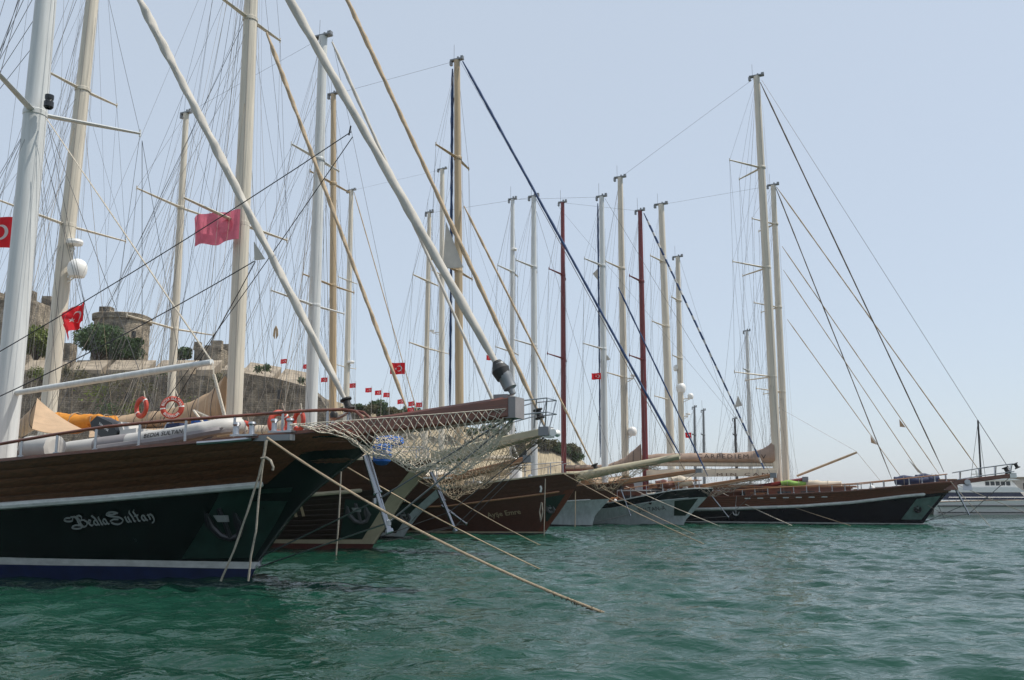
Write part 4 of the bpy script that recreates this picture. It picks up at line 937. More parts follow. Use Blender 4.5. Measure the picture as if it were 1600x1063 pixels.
# bundles on the bow
def bundle(b, px, py, y, r, L, m, label, yaw=0.0, cat='tarpaulin', name='tarp_bundle', tilt=0.0, tied=True):
    q = b.off(px, py, y); rt = empty(name, b.l2w(q), TH + yaw); tag(rt, label, cat); rt.rotation_euler = (0, tilt, TH + yaw)
    mb = MB(); n = 12; mb.tube([(L * (t - .5), .03 * math.sin(9 * t), .04 * math.sin(7 * t)) for t in np.linspace(0, 1, n)], [r * (.5 + .5 * math.sin(math.pi * min(1, max(.08, t)) * .94 + .1) ** .4) for t in np.linspace(0, 1, n)], 12, helix=.08, hk=9); mk('wrapped_cloth', mb, m, rt)
    if tied:
        for t in (-.25, .2):
            mb = MB(); mb.tube([(L * t, r * 1.03 * math.cos(a), r * 1.03 * math.sin(a)) for a in np.linspace(0, 2 * math.pi, 13)], .012, 4); mk('tie', mb, 'rope_grey', rt)
bundle(b2, 608, 689, -.4, .20, .9, 'tarp_blue', 'light blue cloth roll lying on the rail behind the nearest bowsprit net', .3)
q = b2.off(597, 712, -2.3); rt = empty('blue_fender_bag', b2.l2w(q), TH); tag(rt, 'dark blue round-bottomed bag hanging over the side behind the nearest bowsprit', 'bag')
mb = MB(); mb.lathe([(0, -.32), (.16, -.29), (.28, -.18), (.31, 0), (.31, .3), (.26, .36), (0, .38)], (0, 0, 0), 16); mk('bag_body', mb, 'tarp_blue', rt); mb = MB(); mb.tube([(.05, 0, .36), (.05, 0, .6)], .02, 5); mk('strap', mb, 'rope_dark', rt)
bundle(b1, 105, 661, 2.9, .30, 1.9, 'tarp_orange', 'orange-yellow canvas bundle under the tan awning at the left', .05, 'canvas cover', 'canvas_bundle')
bundle(b1, 158, 657, 2.9, .17, 1.0, 'tarp_orange', 'small orange cover just right of the outboard motor', .1, 'canvas cover', 'canvas_bundle')
q = b1.off(325, 668, 2.4); rt = empty('blue_crate', b1.l2w(q), TH); tag(rt, 'blue plastic crate seen behind the dinghy tube', 'crate'); mb = MB()
for z in (-.2, -.07, .06, .19): mb.box((0, .2, z), (.75, .04, .1)); mb.box((0, -.2, z), (.75, .04, .1)); mb.box((-.37, 0, z), (.04, .42, .1)); mb.box((.37, 0, z), (.04, .42, .1))
for x_ in (-.37, .37):
    for y_ in (-.2, .2): mb.box((x_, y_, 0), (.055, .055, .48))
mb.box((0, 0, -.23), (.75, .42, .03)); mk('crate_body', mb, 'tarp_blue', rt)

# ---------------------------------------------------------------- third gulet
b3 = Boat(dict(label='third gulet mostly hidden behind the second, with pale stem and white masts', stem0=(629, 841), B=5.8, L=22, cols=dict(below='navy_black', boot='white_paint', lower='dark_wood', upper='brown_paint', rub='white_paint', cap='white_paint'), lower_planks=7, rub_r=.07, rub_end=1.0,
    stem=[(637, 827), (655, 803), (686, 776), (700, 764), (716, 749)], lines=dict(sheer=[(600, 748), (660, 748), (700, 748), (714, 749)], rub=[(590, 785), (640, 781), (686, 776)], boot1=[(560, 830), (632, 834)], boot0=[(560, 836), (630, 839)]), stem_band=(.34, 'white_hull', 'all')))
b3.build_hull(); b3.patch('anchor_plate', [(606, 832), (634, 826), (672, 784), (620, 789)], 'guard_green'); b3.anchor(634, 808, .35, 'wire')
M3a = b3.mast((505, 58), (486, 650), 18, 'mast_white', [(250, 1.9, .1), (478, 2.8, .1)], rich=2)
M3b = b3.mast((291, 178), (266, 640), 11, 'mast_cream', [(325, 2.8, .05), (515, 2.9, .05)], rich=2)
b3.wire('triatic_stay', M3a['T'], M3b['T'], .007)
b3.stay('furled_jib', (519, 66), (813, 722), .075, 'furl_white', .06); b3.wire('forestay', b3.c3(519, 62), b3.c3(640, 640), .009)
b3.bowsprit((700, 744, 756), (825, 713, 722), 'teak_light', .5, .3); b3.striker((690, 790), (729, 819), .05); b3.wire('bobstay', b3.c3(729, 818), b3.c3(824, 722), .014); b3.wire('bobstay', b3.c3(729, 818), b3.c3(632, 838), .014)
b3.net((705, 748), 1.0, (820, 722), [(712, 760), (740, 766), (770, 755), (800, 733)], 14, 7, .008, 'rope_tan')
b3.cabin(-17, -8, 2.9, 1.2, 'teak_light', 'white_paint', 5); b3.cover('furled_mainsail', [(300, 668), (420, 664), (470, 645)], [(300, 682), (420, 680), (472, 676)], .28, 'canvas_cream', ties=5); b3.boom((300, 683), (478, 677), .08, 'mast_white')
b3.windlass(.2); b3.hatch(-3, 0, (1.4, 1.3, .4))
b3.handrail([(560, 731), (640, 731), (700, 731)], posts=(570, 610, 650, 695), m='steel', r=.02)

# ---------------------------------------------------------------- fourth gulet: brown hull, gold masts
b4 = Boat(dict(label='brown hulled gulet with cream name lettering, gold masts and dark blue rolled jib', stem0=(851, 834), B=5.9, L=22, ent=8.5, cols=dict(below='blue_antifoul', boot='beige_paint', lower='brown_paint', upper='brown_paint', rub='teak_light', cap='beige_paint'), rub_r=.05, rub_end=.5, upper_planks=4,
    stem=[(853, 829), (879, 793), (897, 765), (912, 744)], lines=dict(sheer=[(700, 764), (758, 756), (827, 747), (878, 741), (910, 741)], rub=[(700, 791), (802, 778), (865, 770), (893, 765)], boot1=[(700, 830), (850, 831)], boot0=[(700, 833), (850, 833)])))
b4.build_hull(); b4.lettering('name_lettering', 'Ayşe Emre', (763, 809), (815, 803), 'letter_tan', bold=.008)
P = [[] for _ in range(2)]
b4.patch('anchor_plate', [(853, 815), (856, 815), (884, 772), (853, 778)], 'guard_green'); b4.anchor(861, 796, .3, 'wire')
o = b4.strip('boot1', 'rub', 5, .02, a1=.32); b4.part('stem_band', o, 'mahogany')
for px, py in ((845, 764),):
    s, z = b4.hp(px, py); mb = MB(); mb.tube([(s, -(b4.hb(s, z) + .05), z - .15), (s + .05, -(b4.hb(s, z) + .07), z), (s, -(b4.hb(s, z) + .05), z + .15)], .05, 6); b4.part('rope_coil', mb, 'white_plastic')
M4a = b4.mast((714, 95), (718, 640), 13, 'mast_gold', [(247, 1.9, .15), (425, 2.3, .15)], rich=1)
M4b = b4.mast((521, 148), (520, 640), 11, 'mast_gold', [(288, 1.9, .1), (447, 2.4, .1)], rich=1)
b4.wire('triatic_stay', M4a['T'], M4b['T'], .008)
b4.stay('furled_jib', (723, 96), (1063, 712), .065, 'furl_blue', .06); b4.stay('furled_mainsail', (707, 108), (703, 640), .07, 'furl_blue', .08)
b4.stay('furled_staysail', (725, 322), (927, 728), .055, 'furl_tan', .08); b4.drum((931, 731), .17); b4.wire('forestay', M4a['T'] + np.array([.15, 0, 0]), b4.c3(1066, 712), .007)
b4.bowsprit((898, 738, 754), (1062, 709, 718), 'beige_paint', .5, .35, cap=None, round_=True)
b4.net((905, 741), .8, (1030, 724), [(915, 750), (935, 764), (952, 767), (970, 758), (990, 742), (1010, 732)], 15, 6, .009, 'rope_tan', .2)
b4.cabin(-15, -7, 2.9, 1.25, 'teak_light', 'white_paint', 5); b4.hatch(-2.6, 0, (1.5, 1.5, .5)); b4.windlass(.3); b4.hatch(-.9, .2, (.8, .8, .35), 'white_paint')
b4.handrail([(720, 738), (800, 729), (880, 722)], posts=(740, 780, 820, 860), m='steel', r=.018)
q = b4.off(808, 735, .5); rt = empty('cowl_vent', b4.l2w(q + np.array([0, 0, -.7])), TH - .8); tag(rt, 'white cowl ventilator with dark mouth on the deck of the brown gulet', 'ventilator'); mb = MB()
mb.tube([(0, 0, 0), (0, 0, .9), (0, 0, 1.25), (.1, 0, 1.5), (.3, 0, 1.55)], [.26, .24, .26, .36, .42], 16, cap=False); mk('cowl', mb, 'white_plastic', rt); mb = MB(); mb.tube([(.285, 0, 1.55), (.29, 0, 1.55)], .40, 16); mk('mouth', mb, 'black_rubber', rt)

# ---------------------------------------------------------------- fifth: white hull with brown band
b5 = Boat(dict(label='white hulled gulet with brown top band, wedged right of the brown gulet', stem0=(925, 822), B=5.4, L=20, ent=7.5, cols=dict(below='navy_black', boot='white_hull', lower='white_hull', upper='brown_paint', rub='white_paint', cap='teak_light'), rub_r=.05, upper_planks=3,
    stem=[(930, 805), (950, 783), (964, 767), (973, 756)], lines=dict(sheer=[(840, 768), (880, 763), (925, 757), (970, 755)], rub=[(840, 789), (889, 783), (945, 780)], boot1=[(840, 816), (925, 819)], boot0=[(840, 819), (925, 821)])))
b5.build_hull(); M5a = b5.mast((834, 308), (835, 740), 10, 'mast_white', [(418, 1.7, .3), (540, 1.9, .3)]); M5b = b5.mast((671, 333), (665, 640), 8, 'mast_cream', [(440, 1.7, .1), (545, 1.9, .1)])
b5.wire('triatic_stay', M5a['T'], M5b['T'], .007); b5.stay('furled_jib', (838, 312), (1070, 736), .02, 'furl_dark'); b5.stay('forestay', (838, 330), (965, 752), .009, 'wire')
b5.bowsprit((965, 750, 759), (1092, 733, 738), 'teak_light', .45, .3); b5.striker((970, 765), (985, 805), .04); b5.wire('bobstay', b5.c3(984, 804), b5.c3(1090, 738), .013); b5.wire('bobstay', b5.c3(984, 804), b5.c3(928, 817), .013)
b5.cabin(-13, -5.5, 2.7, 1.3, 'white_paint', 'white_paint', 4); b5.boom((838, 715), (720, 720), .09, 'mast_white'); b5.cover('furled_mainsail', [(720, 712), (800, 712), (832, 700)], [(720, 720), (800, 719), (833, 716)], .25, 'canvas_cream', ties=3)
b5.windlass(.3)

# ---------------------------------------------------------------- sixth: white hull with black band
b6 = Boat(dict(label='white hulled gulet with black upper band and dark name lettering', stem0=(1068, 820), B=5.8, L=22, ent=8, cols=dict(below='white_hull', boot='white_hull', lower='white_hull', upper='navy_black', rub='white_hull', cap='white_paint'), rub_r=.035, upper_planks=0,
    stem=[(1071, 813), (1090, 793), (1107, 775), (1114, 765)], lines=dict(sheer=[(950, 787), (970, 783), (1013, 774), (1052, 767), (1085, 764), (1112, 764)], rub=[(950, 795), (985, 790), (1026, 783), (1092, 777)], boot1=[(950, 817), (1068, 817)], boot0=[(950, 818.5), (1068, 819)])))
b6.build_hull(); b6.lettering('name_lettering', 'SULTAN-A', (999, 800.5), (1041, 796.5), 'ink_dark', scale=1.15, spacing=1.15)
b6.patch('anchor_plate', [(1053, 806), (1071, 806), (1091, 779), (1054, 783)], 'guard_green')
mb = MB(); s, z = b6.hp(1016, 786); mb.lathe([(.10, 0), (.10, .03), (0, .03)], (s, -(b6.hb(s, z) + .02), z), 12, Matrix.Rotation(math.pi / 2, 3, 'X')); b6.part('hull_badge', mb, 'ink_dark')
M6a = b6.mast((940, 308), (945, 712), 10, 'mast_white', [(415, 1.8, .35), (545, 2.0, .35)]); M6b = b6.mast((801, 312), (800, 712), 8, 'mast_white', [(425, 1.7, .2), (550, 1.9, .2)])
b6.wire('triatic_stay', M6a['T'], M6b['T'], .008); b6.stay('furled_staysail', (966, 449), (1106, 744), .05, 'furl_blue', .05); b6.stay('forestay', (945, 310), (1205, 742), .011, 'wire'); b6.stay('furled_mainsail', (934, 318), (938, 715), .055, 'furl_blue', .06)
clew(b6, [(934, 420), (934, 438), (926, 428)]); clew(b6, [(947, 553), (954, 562), (946, 564)])
b6.bowsprit((1098, 757, 764), (1208, 740, 746), 'teak_light', .45, .3); b6.net((1090, 765), .8, (1200, 745), [(1100, 770), (1112, 776), (1130, 771), (1160, 759), (1190, 749)], 14, 5, .009, 'rope_grey', .2)
b6.striker((1112, 775), (1138, 808), .04); b6.wire('bobstay', b6.c3(1138, 807), b6.c3(1206, 746), .013); b6.wire('bobstay', b6.c3(1138, 807), b6.c3(1074, 812), .013)
b6.cabin(-12, -4.5, 2.8, 1.0, 'teak_light', 'teak_light', 5); b6.windlass(.2); b6.hatch(-1.6, 0, (1.6, 1.6, .5), 'mahogany')
b6.handrail([(975, 764), (1030, 756), (1090, 750)], posts=(985, 1010, 1035, 1060, 1085), m='teak_light', r=.03)
b6.radome(1, 1, 1, M6a) if False else None

# ---------------------------------------------------------------- seventh: brown hull, dark red masts
b7 = Boat(dict(label='low brown gulet with dark red masts between the black-banded and the big navy one', stem0=(1122, 817), B=5.4, L=20, ent=7.5, cols=dict(below='red_antifoul', boot='brown_paint', lower='brown_paint', upper='brown_paint', rub='teak_light', cap='mahogany'), rub_r=.04, upper_planks=4,
    stem=[(1128, 811), (1136, 797), (1160, 778), (1172, 768)], lines=dict(sheer=[(1000, 780), (1060, 774), (1120, 769), (1170, 768)], rub=[(1000, 796), (1075, 790), (1136, 786)], boot1=[(1000, 814), (1122, 814)], boot0=[(1000, 815.5), (1122, 816)])))
b7.build_hull(); b7.lettering('name_lettering', 'KAPTAN', (1088, 791), (1107, 789), 'letter_faint', bold=.004)
b7.patch('anchor_plate', [(1121, 806), (1127, 806), (1140, 784), (1121, 785)], 'guard_green')
M7a = b7.mast((1000, 330), (1008, 712), 9, 'mast_red', [(440, 1.6, .25), (563, 1.8, .25)]); M7b = b7.mast((879, 317), (881, 712), 8, 'mast_red', [(430, 1.7, .25), (560, 1.9, .25)])
b7.wire('triatic_stay', M7a['T'], M7b['T'], .007); b7.stay('furled_jib', (1006, 333), (1203, 752), .065, 'furl_stripe', .06); clew(b7, [(1153, 618), (1160, 634), (1148, 637)]); b7.stay('forestay', (870, 320), (1150, 655), .007, 'wire')
b7.bowsprit((1150, 763, 771), (1258, 746, 752), 'mast_red', .4, .3, round_=True); b7.cabin(-12, -4, 2.7, 1.2, 'mahogany', 'white_paint', 5)
b7.cover('furled_mainsail', [(885, 727), (950, 726), (975, 716), (1001, 694)], [(885, 734), (960, 733), (1003, 730)], .26, 'canvas_taupe', ties=4); b7.boom((885, 735), (1006, 731), .09, 'mast_red'); b7.windlass(.2)
b7.striker((1165, 775), (1150, 806), .04)

# ---------------------------------------------------------------- eighth: big gulet on the right
b8 = Boat(dict(label='large gulet at the right with navy hull, white rub line and long bowsprit', stem0=(1441, 820), B=7.2, L=32, ent=12, cols=dict(below='navy_black', boot='white_paint', lower='navy_black', upper='mahogany', rub='white_paint', cap='mahogany'), rub_r=.10, rub_end=1.2, upper_planks=6,
    stem=[(1445, 815), (1457, 798), (1482, 769), (1498, 757)], lines=dict(sheer=[(1140, 777), (1200, 774), (1250, 772), (1332, 768), (1414, 760), (1460, 755), (1495, 753)], rub=[(1140, 795), (1250, 791), (1332, 785), (1414, 775), (1474, 770)], boot1=[(1140, 815), (1250, 816), (1440, 818)], boot0=[(1140, 817), (1250, 818), (1440, 819.5)])))
b8.build_hull(); b8.patch('anchor_plate', [(1408, 812), (1440, 812), (1470, 775), (1432, 780)], 'guard_pale'); b8.anchor(1434, 796, .35, 'motor_black')
M8a = b8.mast((1182, 120), (1215, 740), 13, 'mast_cream', [(262, 2.0, .9), (418, 2.1, .9), (588, 2.3, .9)], groove=True); M8b = b8.mast((969, 278), (977, 715), 11, 'mast_cream', [(420, 2.0, .3), (590, 2.1, .3)], groove=True)
b8.wire('triatic_stay', M8a['T'], M8b['T'], .009); b8.wire('forestay', b8.c3(1190, 125), b8.c3(1528, 657), .013); b8.wire('forestay', b8.c3(1528, 657), b8.c3(1577, 733), .018); b8.stay('furled_jib', (1188, 129), (1475, 738), .045, 'furl_dark', .05)
mb = MB(); mb.tube([b8.c3(1528, 657), b8.c3(1533, 748)], .05, 8); b8.part('jumper_strut', mb, 'dark_spar')
for q in ((1517, 748), (1540, 748)): b8.wire('strut_stay', b8.c3(1528, 660), b8.c3(*q), .012)
b8.stay('furled_staysail', (1192, 260), (1396, 748), .04, 'furl_dark', .05) if False else None
b8.bowsprit((1478, 752, 760), (1582, 740, 746), 'mahogany', .6, .4, cap='white_plastic'); b8.drum((1573, 735), .2); b8.drum((1588, 728), .16)
pulpit(b8, [(1488, 739), (1530, 732), (1582, 725)], .45, [((1500, 737), (1500, 752)), ((1530, 733), (1530, 748)), ((1555, 729), (1555, 744)), ((1580, 725), (1578, 741))], .03)
b8.striker((1492, 762), (1514, 804), .06); 
for p, q in (((1514, 803), (1580, 744)), ((1514, 803), (1446, 814)), ((1466, 790), (1476, 812)), ((1505, 790), (1440, 818))): b8.wire('bobstay', b8.c3(*p), b8.c3(*q), .018)
b8.cabin(-14.5, -3.5, 3.6, 1.05, 'mahogany', 'teak_light', 7); b8.cabin(-27, -17, 3.8, 1.9, 'mahogany', 'white_paint', 6); b8.hatch(-1.6, 0, (1.8, 1.7, .5), 'mahogany'); b8.hatch(1.2, .3, (1.0, 1.0, .4)); b8.windlass(2.6)
b8.handrail([(1150, 766), (1250, 760), (1332, 756), (1414, 748), (1480, 741)], posts=(1160, 1180, 1200, 1220, 1240, 1260, 1280, 1300, 1320, 1340, 1360, 1380, 1400, 1420, 1440, 1460, 1478), m='teak_light', r=.03)
for px in (1168, 1188, 1208, 1228, 1248, 1268, 1288):   # bright scuppers in the planked band
    s, z = b8.hp(px, 779 - (px - 1168) * .02); mb = MB(); mb.box((s, -(b8.hb(s, z) + .02), z), (.34, .03, .06)); b8.part('scupper', mb, 'white_paint')
o, P = b8.cover('furled_mainsail', [(1000, 712), (1030, 709), (1090, 708), (1150, 708), (1185, 704), (1200, 697), (1211, 686)], [(1000, 722), (1100, 722), (1212, 724)], .42, 'canvas_taupe', ties=0)
b8.boom((1000, 725), (1212, 726), .15, 'mast_cream')
vs, fs, wd = text_mesh('CARPEDIEM  IV', 0, spacing=1.35); A, C = b8.off(1090, 716, -.52), b8.off(1197, 717, -.52); k = (C[0] - A[0]) / wd; mb = MB()
mb.add([(A[0] + u * k, -.52, A[2] + (C[2] - A[2]) * (u / wd) + v * k * .78) for u, v in vs], fs); b8.part('sail_lettering', mb, 'ink_dark', smooth=0)
P = [[b8.off(1010 + 205 * u, 733 - 2 * u, y) + np.array([0, 0, -.1 * abs(y) ** 1.2 - .05 * math.sin(u * 14) ** 2]) for y in np.linspace(-2.4, 2.4, 9)] for u in np.linspace(0, 1, 20)]
mb = MB(); mb.grid(P); mb.grid([[p + np.array([0, 0, -.015]) for p in r] for r in P]); b8.part('awning', mb, 'canvas_cream')
mb = MB(); P = [[b8.off(1010 + 205 * u, 735 - 2 * u + 11 * v, -2.5) for v in (0, 1)] for u in np.linspace(0, 1, 20)]; mb.grid(P); b8.part('awning_valance', mb, 'canvas_cream')
vs, fs, wd = text_mesh('MIN CAN', 0, spacing=1.5); A, C = b8.off(1120, 744, -2.52), b8.off(1200, 743, -2.52); k = (C[0] - A[0]) / wd; mb = MB(); mb.add([(A[0] + u * k, -2.53, A[2] + v * k * .45) for u, v in vs], fs); b8.part('awning_lettering', mb, 'varnish', smooth=0)
b8.boom((1245, 744), (1339, 707), .075, 'furl_tan', 'passerelle_pole'); b8.wire('topping_lift', b8.c3(1222, 640), b8.c3(1339, 706), .01); b8.wire('tackle', b8.c3(1339, 707), b8.c3(1376, 752), .012, 'wire_light')
bundle(b8, 1425, 752, -.3, .32, 1.9, 'navy_cloth', 'dark covered bundle on the foredeck of the large navy gulet', .1); bundle(b8, 1450, 748, .5, .28, 1.3, 'navy_cloth', 'second dark sail bag just forward of the covered bundle', .3, 'sail bag', 'sail_bag')
bundle(b8, 1240, 756, -1.6, .19, 1.5, 'tarp_green', 'lime green cover lying beside the cream mast of the navy gulet', .1, 'cover', 'deck_cover'); bundle(b8, 1280, 758, -1.4, .28, 2.6, 'canvas_cream', 'long cream canvas roll on the cabin side of the navy gulet', 0, 'canvas roll', 'canvas_roll')
bundle(b6, 1066, 752, -.5, .3, 1.2, 'canvas_cream', 'pale sail bag on the foredeck of the black-banded gulet', .3, 'sail bag', 'sail_bag'); bundle(b6, 1040, 757, -.9, .26, 1.1, 'mahogany', 'brown cushion roll behind the rail of the black-banded gulet', .2, 'cushion', 'cushion_roll')

fit_out(b3, -6, .6, 1, ('canvas_cream', -15, -8)); fit_out(b4, -6.5, 1.2, 2, ('canvas_tan', -15, -7.5)); fit_out(b5, -5, .8, 3, ('canvas_cream', -13, -6)); fit_out(b6, -4.5, 1.4, 4, ('canvas_cream', -13, -6)); fit_out(b7, -4, 1.0, 5, ('canvas_tan', -13, -6)); fit_out(b8, -13, 3.0, 6, None); fit_out(b2, -9, 1.5, 7, None)
# ---------------------------------------------------------------- gulets and yachts lying behind the row
def back_boat(name, label, P, masts, m, L=20, B=5.2, stays=(), zb=2.5, hullc='brown_paint', cover=None, cat='sailing boat', cabin=True):
    b = Boat.__new__(Boat); b.sp = dict(bul=.5); b.P = np.array([P[0], P[1], 0.0]); b.B, b.L, b.ent = B, L, L * .38
    b.root = empty(name, b.P, TH); tag(b.root, label, cat, 'sailing boats seen behind the front row')
    b.stem_z = np.array([-.9, 0, zb * .6, zb]); b.stem_s = np.array([-.35, 0, .9 * zb * .6, 1.2 * zb]); b.zb = zb
    ss = np.array([-60, -L * .6, 0, zb * 1.2]); b.lines = dict(sheer=(ss, np.array([zb * .82, zb * .78, zb * .93, zb])), rub=(ss, np.array([zb * .6, zb * .56, zb * .7, zb * .8])), boot0=(ss, np.array([.1] * 4)), boot1=(ss, np.array([.22] * 4)))
    b.sp.update(cols=dict(below='navy_black', boot='white_paint', lower=hullc, upper=hullc, rub='white_paint', cap='teak_light'), rub_r=.05)
    b.build_hull()
    if cabin: b.cabin(-L * .7, -L * .3, B * .52, 1.1, 'teak_light', 'white_paint', 5)
    Ms = [b.mast(*a, m, sp, rich=1) for a, sp in masts]
    if len(Ms) > 1: b.wire('triatic_stay', Ms[0]['T'], Ms[1]['T'], .008)
    for p, q, r_, mm, hx in stays: b.stay('furled_jib' if hx else 'forestay', p, q, r_, mm, hx)
    return b, Ms
def behind(n_off, px):   # stem foot on the row direction, n_off metres further across from the large gulet
    # point with (P-b8.P).N = n_off on ray through px at horizon height
    d = ray(px, YH); d = d / d[1]; t = (b8.P @ Nn + n_off) / (d @ Nn); return (d[0] * t, d[1] * t)
b9, M9 = back_boat('gulet', 'gulet lying beyond the large navy one, two tall cream masts only', behind(8.0, 1418), [(((1208, 290), (1228, 740), 10), [(350, 1.8, .8), (480, 1.9, .8), (612, 2.0, .8)]), (((1033, 320), (1048, 700), 12), [(410, 1.9, .3), (510, 2.0, .3), (625, 2.0, .3)])], 'mast_cream', L=30, B=7,
    stays=[((1211, 291), (1394, 750), .04, 'furl_dark', .05), ((1213, 292), (1534, 741), .042, 'furl_tan', .06), ((1222, 385), (1468, 742), .034, 'furl_tan', .05), ((1224, 422), (1442, 746), .03, 'furl_tan', .05), ((1230, 499), (1411, 750), .03, 'furl_tan', .05)], zb=2.3)
clew(b9, [(1405, 655), (1415, 668), (1406, 667)], 'canvas_tan'); clew(b9, [(1360, 681), (1370, 695), (1361, 692)], 'canvas_tan'); clew(b9, [(1418, 717), (1446, 744), (1434, 738)], 'sail_cloth')
b10, M10 = back_boat('gulet', 'gulet beyond the row whose slim cream masts stand left of the gold mast', behind(14.0, 775), [(((691, 265), (690, 640), 9), [(430, 1.7, .1), (550, 1.8, .1)]), (((549, 298), (541, 630), 9), [(440, 1.7, .1), (575, 1.8, .1)])], 'mast_cream', stays=[((553, 300), (665, 690), .05, 'furl_tan', .06), ((727, 325), (860, 720), .0085, 'wire', 0)])
b10.radome(548, 566, 6, M10[1], True); b10.radome(675, 517, 4, M10[0], True)
b11, M11 = back_boat('motor_sailer', 'boat behind with several white satellite domes on its short cream mast', behind(12.0, 1128), [(((1059, 402), (1065, 690), 9), [(470, 1.4, .2), (560, 1.4, .2)])], 'mast_cream', stays=[((1061, 402), (1160, 720), .008, 'wire', 0)], L=18, B=5)
for px, py, r_ in ((1057, 575, 5), (1064, 606, 7.5), (1079, 619, 4.5)): b11.radome(px, py, r_, M11[0])
b11.radome(1075, 647, 4, M11[0], True)
b12, M12 = back_boat('sailing_yacht', 'yacht beyond whose thin white mast stands left of the tallest cream mast', behind(18.0, 1210), [(((1167, 518), (1172, 690), 6), [(580, 1.2, .2)])], 'mast_white', stays=[((1168, 518), (1240, 735), .008, 'wire', 0)], L=14, B=4.2, zb=1.9)
for px0, px1, y0, m_, lab in ((1085, 1086, 637, 'grey_metal', 'small yacht with a grey mast, left one of the two short grey masts'), (1099, 1100, 642, 'grey_metal', 'small yacht with a grey mast, right one of the two short grey masts'), (1148, 1150, 655, 'dark_spar', 'small yacht with a short black mast standing over the taupe sail cover'), (1220, 1226, 638, 'dark_spar', 'small yacht with a black mast between the two tallest cream masts')):
    back_boat('sailing_yacht', lab, behind(24.0, px0 + 30), [(((px0, y0), (px1, 705), 4), [(680, .8, .1)])], m_, L=10, B=3.2, zb=1.4, hullc='white_hull')
b6.radome(803, 390, 5, M6b, True); b8.radome(988, 674, 7, M8b); b8.radome(990, 587, 5, M8b, True)

# motor yacht far right
def motor_yacht():
    Y = 80.0; s0 = at(1440, 800, Y)[0]; s1 = at(1650, 800, Y)[0]; zz = lambda y: at(1520, y, Y)[2]
    rt = empty('motor_yacht', (s0, Y, 0)); tag(rt, 'white motor yacht with navy window band behind the long bowsprit', 'motor yacht')
    L = s1 - s0; mb = MB(); P = []; 
    for t in np.linspace(0, 1, 30):
        w = 2.6 * (1 - max(0, (t - .6) / .4) ** 2.2); zt = zz(785) + (zz(779) - zz(785)) * t; row = []
        for sd, f in ((-1, 1), (-1, .5), (-1, 0), (1, 0), (1, .5), (1, 1)): row.append((L * t + .8 * f * t ** 6, sd * max(.03, w * (.8 + .2 * f)), -.4 + (zt + .4) * f))
        P.append(row)
    mb.grid(P); h = mk('hull', mb, 'white_plastic', rt); mb = MB(); mb.grid([[r[0], r[-1]] for r in [[(p[0], p[1] * .99, p[2] - .05) for p in row] for row in P]]); mk('deck', mb, 'deck_wood', rt)
    for y_, th in ((790, .12), (800, .1)):
        mb = MB(); mb.tube([(L * t, -2.62 * (1 - max(0, (t - .6) / .4) ** 2.2) - .01, zz(y_)) for t in np.linspace(.02, .9, 16)], th / 2, 6); mk('hull_stripe', mb, 'navy_black', h)
    x = lambda px: at(px, 770, Y)[0] - s0
    def house(a, b_, y0, y1, w, m, nm, rake=.6):
        mb = MB(); z0, z1 = zz(y1), zz(y0); mb.prism([(x(a), z0), (x(b_) + rake, z0), (x(b_), z1), (x(a) + rake * .3, z1)], lambda p: (p[0], -w / 2, p[1]), lambda p: (p[0], w / 2, p[1])); return mk(nm, mb, m, rt, smooth=0)
    house(1455, 1572, 769, 781, 4.4, 'glass_navy', 'saloon_windows'); s = house(1450, 1569, 762, 769.5, 4.6, 'white_plastic', 'upper_deck'); w = house(1500, 1565, 751, 762.5, 3.4, 'white_plastic', 'wheelhouse')
    for k in range(5):
        mb = MB(); mb.box((x(1528 + 8 * k), -1.71, zz(756)), ((x(6) - x(0)), .06, zz(753) - zz(759))); mk('window', mb, 'glass_dark', w)
    house(1497, 1568, 748.5, 751, 3.8, 'white_plastic', 'roof'); mb = MB(); mb.tube([(x(1530), 0, zz(750)), (x(1528), 0, zz(735))], .08, 6); mb.box((x(1529), 0, zz(741)), (.3, 1.4, .1)); mk('radar_arch', mb, 'white_paint', rt)
    mb = MB(); mb.tube([(x(1460 + 11 * k), -2.55, zz(777)) for k in range(16)], .02, 4)
    for k in range(16): mb.tube([(x(1460 + 11 * k), -2.55, zz(777)), (x(1460 + 11 * k), -2.55, zz(784))], .02, 4)
    mk('rail', mb, 'grey_metal', rt); mb = MB(); xa = x(1583); mb.box((xa, -2.3, zz(794)), (.7, .12, .9)); mb.box((xa + .35, -2.3, zz(790)), (.3, .12, .3)); mk('anchor', mb, 'motor_black', rt)
motor_yacht()

# ---------------------------------------------------------------- mooring lines
def rope(b, p0, y0, pw, r, m, label, sag=.35, weed=None, via=None, wz=-.25):
    A = b.l2w(b.off(*p0, y0)); C = ground(*pw, 0.0); d = C - A; C = C + d / abs(d[2]) * abs(wz) * 1.0; n = 28
    return mooring(label, line_pts(A, C, n, sag), r, m, weed=weed)
rope(b1, (417, 684), -1.9, (962, 956), .023, 'rope_tan', 'long tan mooring rope from the nearest bow with weed near the water', .30, weed=.62)
rope(b1, (500, 705), .9, (850, 890), .018, 'rope_tan', 'second tan rope crossing the steel strut of the nearest bow', .12)
rope(b2, (640, 735), -1.3, (845, 851), .017, 'rope_tan', 'thin rope from the second gulet crossing the brown hull', .12)
rope(b4, (880, 740), -.9, (1105, 851), .018, 'rope_tan', 'rope from the brown gulet bow dropping in front of the white hulls', .12)
rope(b5, (940, 762), -.9, (1090, 836), .017, 'rope_tan', 'rope from the white gulet with brown band, lower of the close pair', .1)
rope(b6, (978, 760), -2.2, (1130, 824), .017, 'rope_white', 'pale rope across the black-banded white hull', .05)
rope(b7, (1128, 770), -1.2, (1238, 821), .016, 'rope_white', 'pale rope from the low brown gulet over the navy hull', .05)
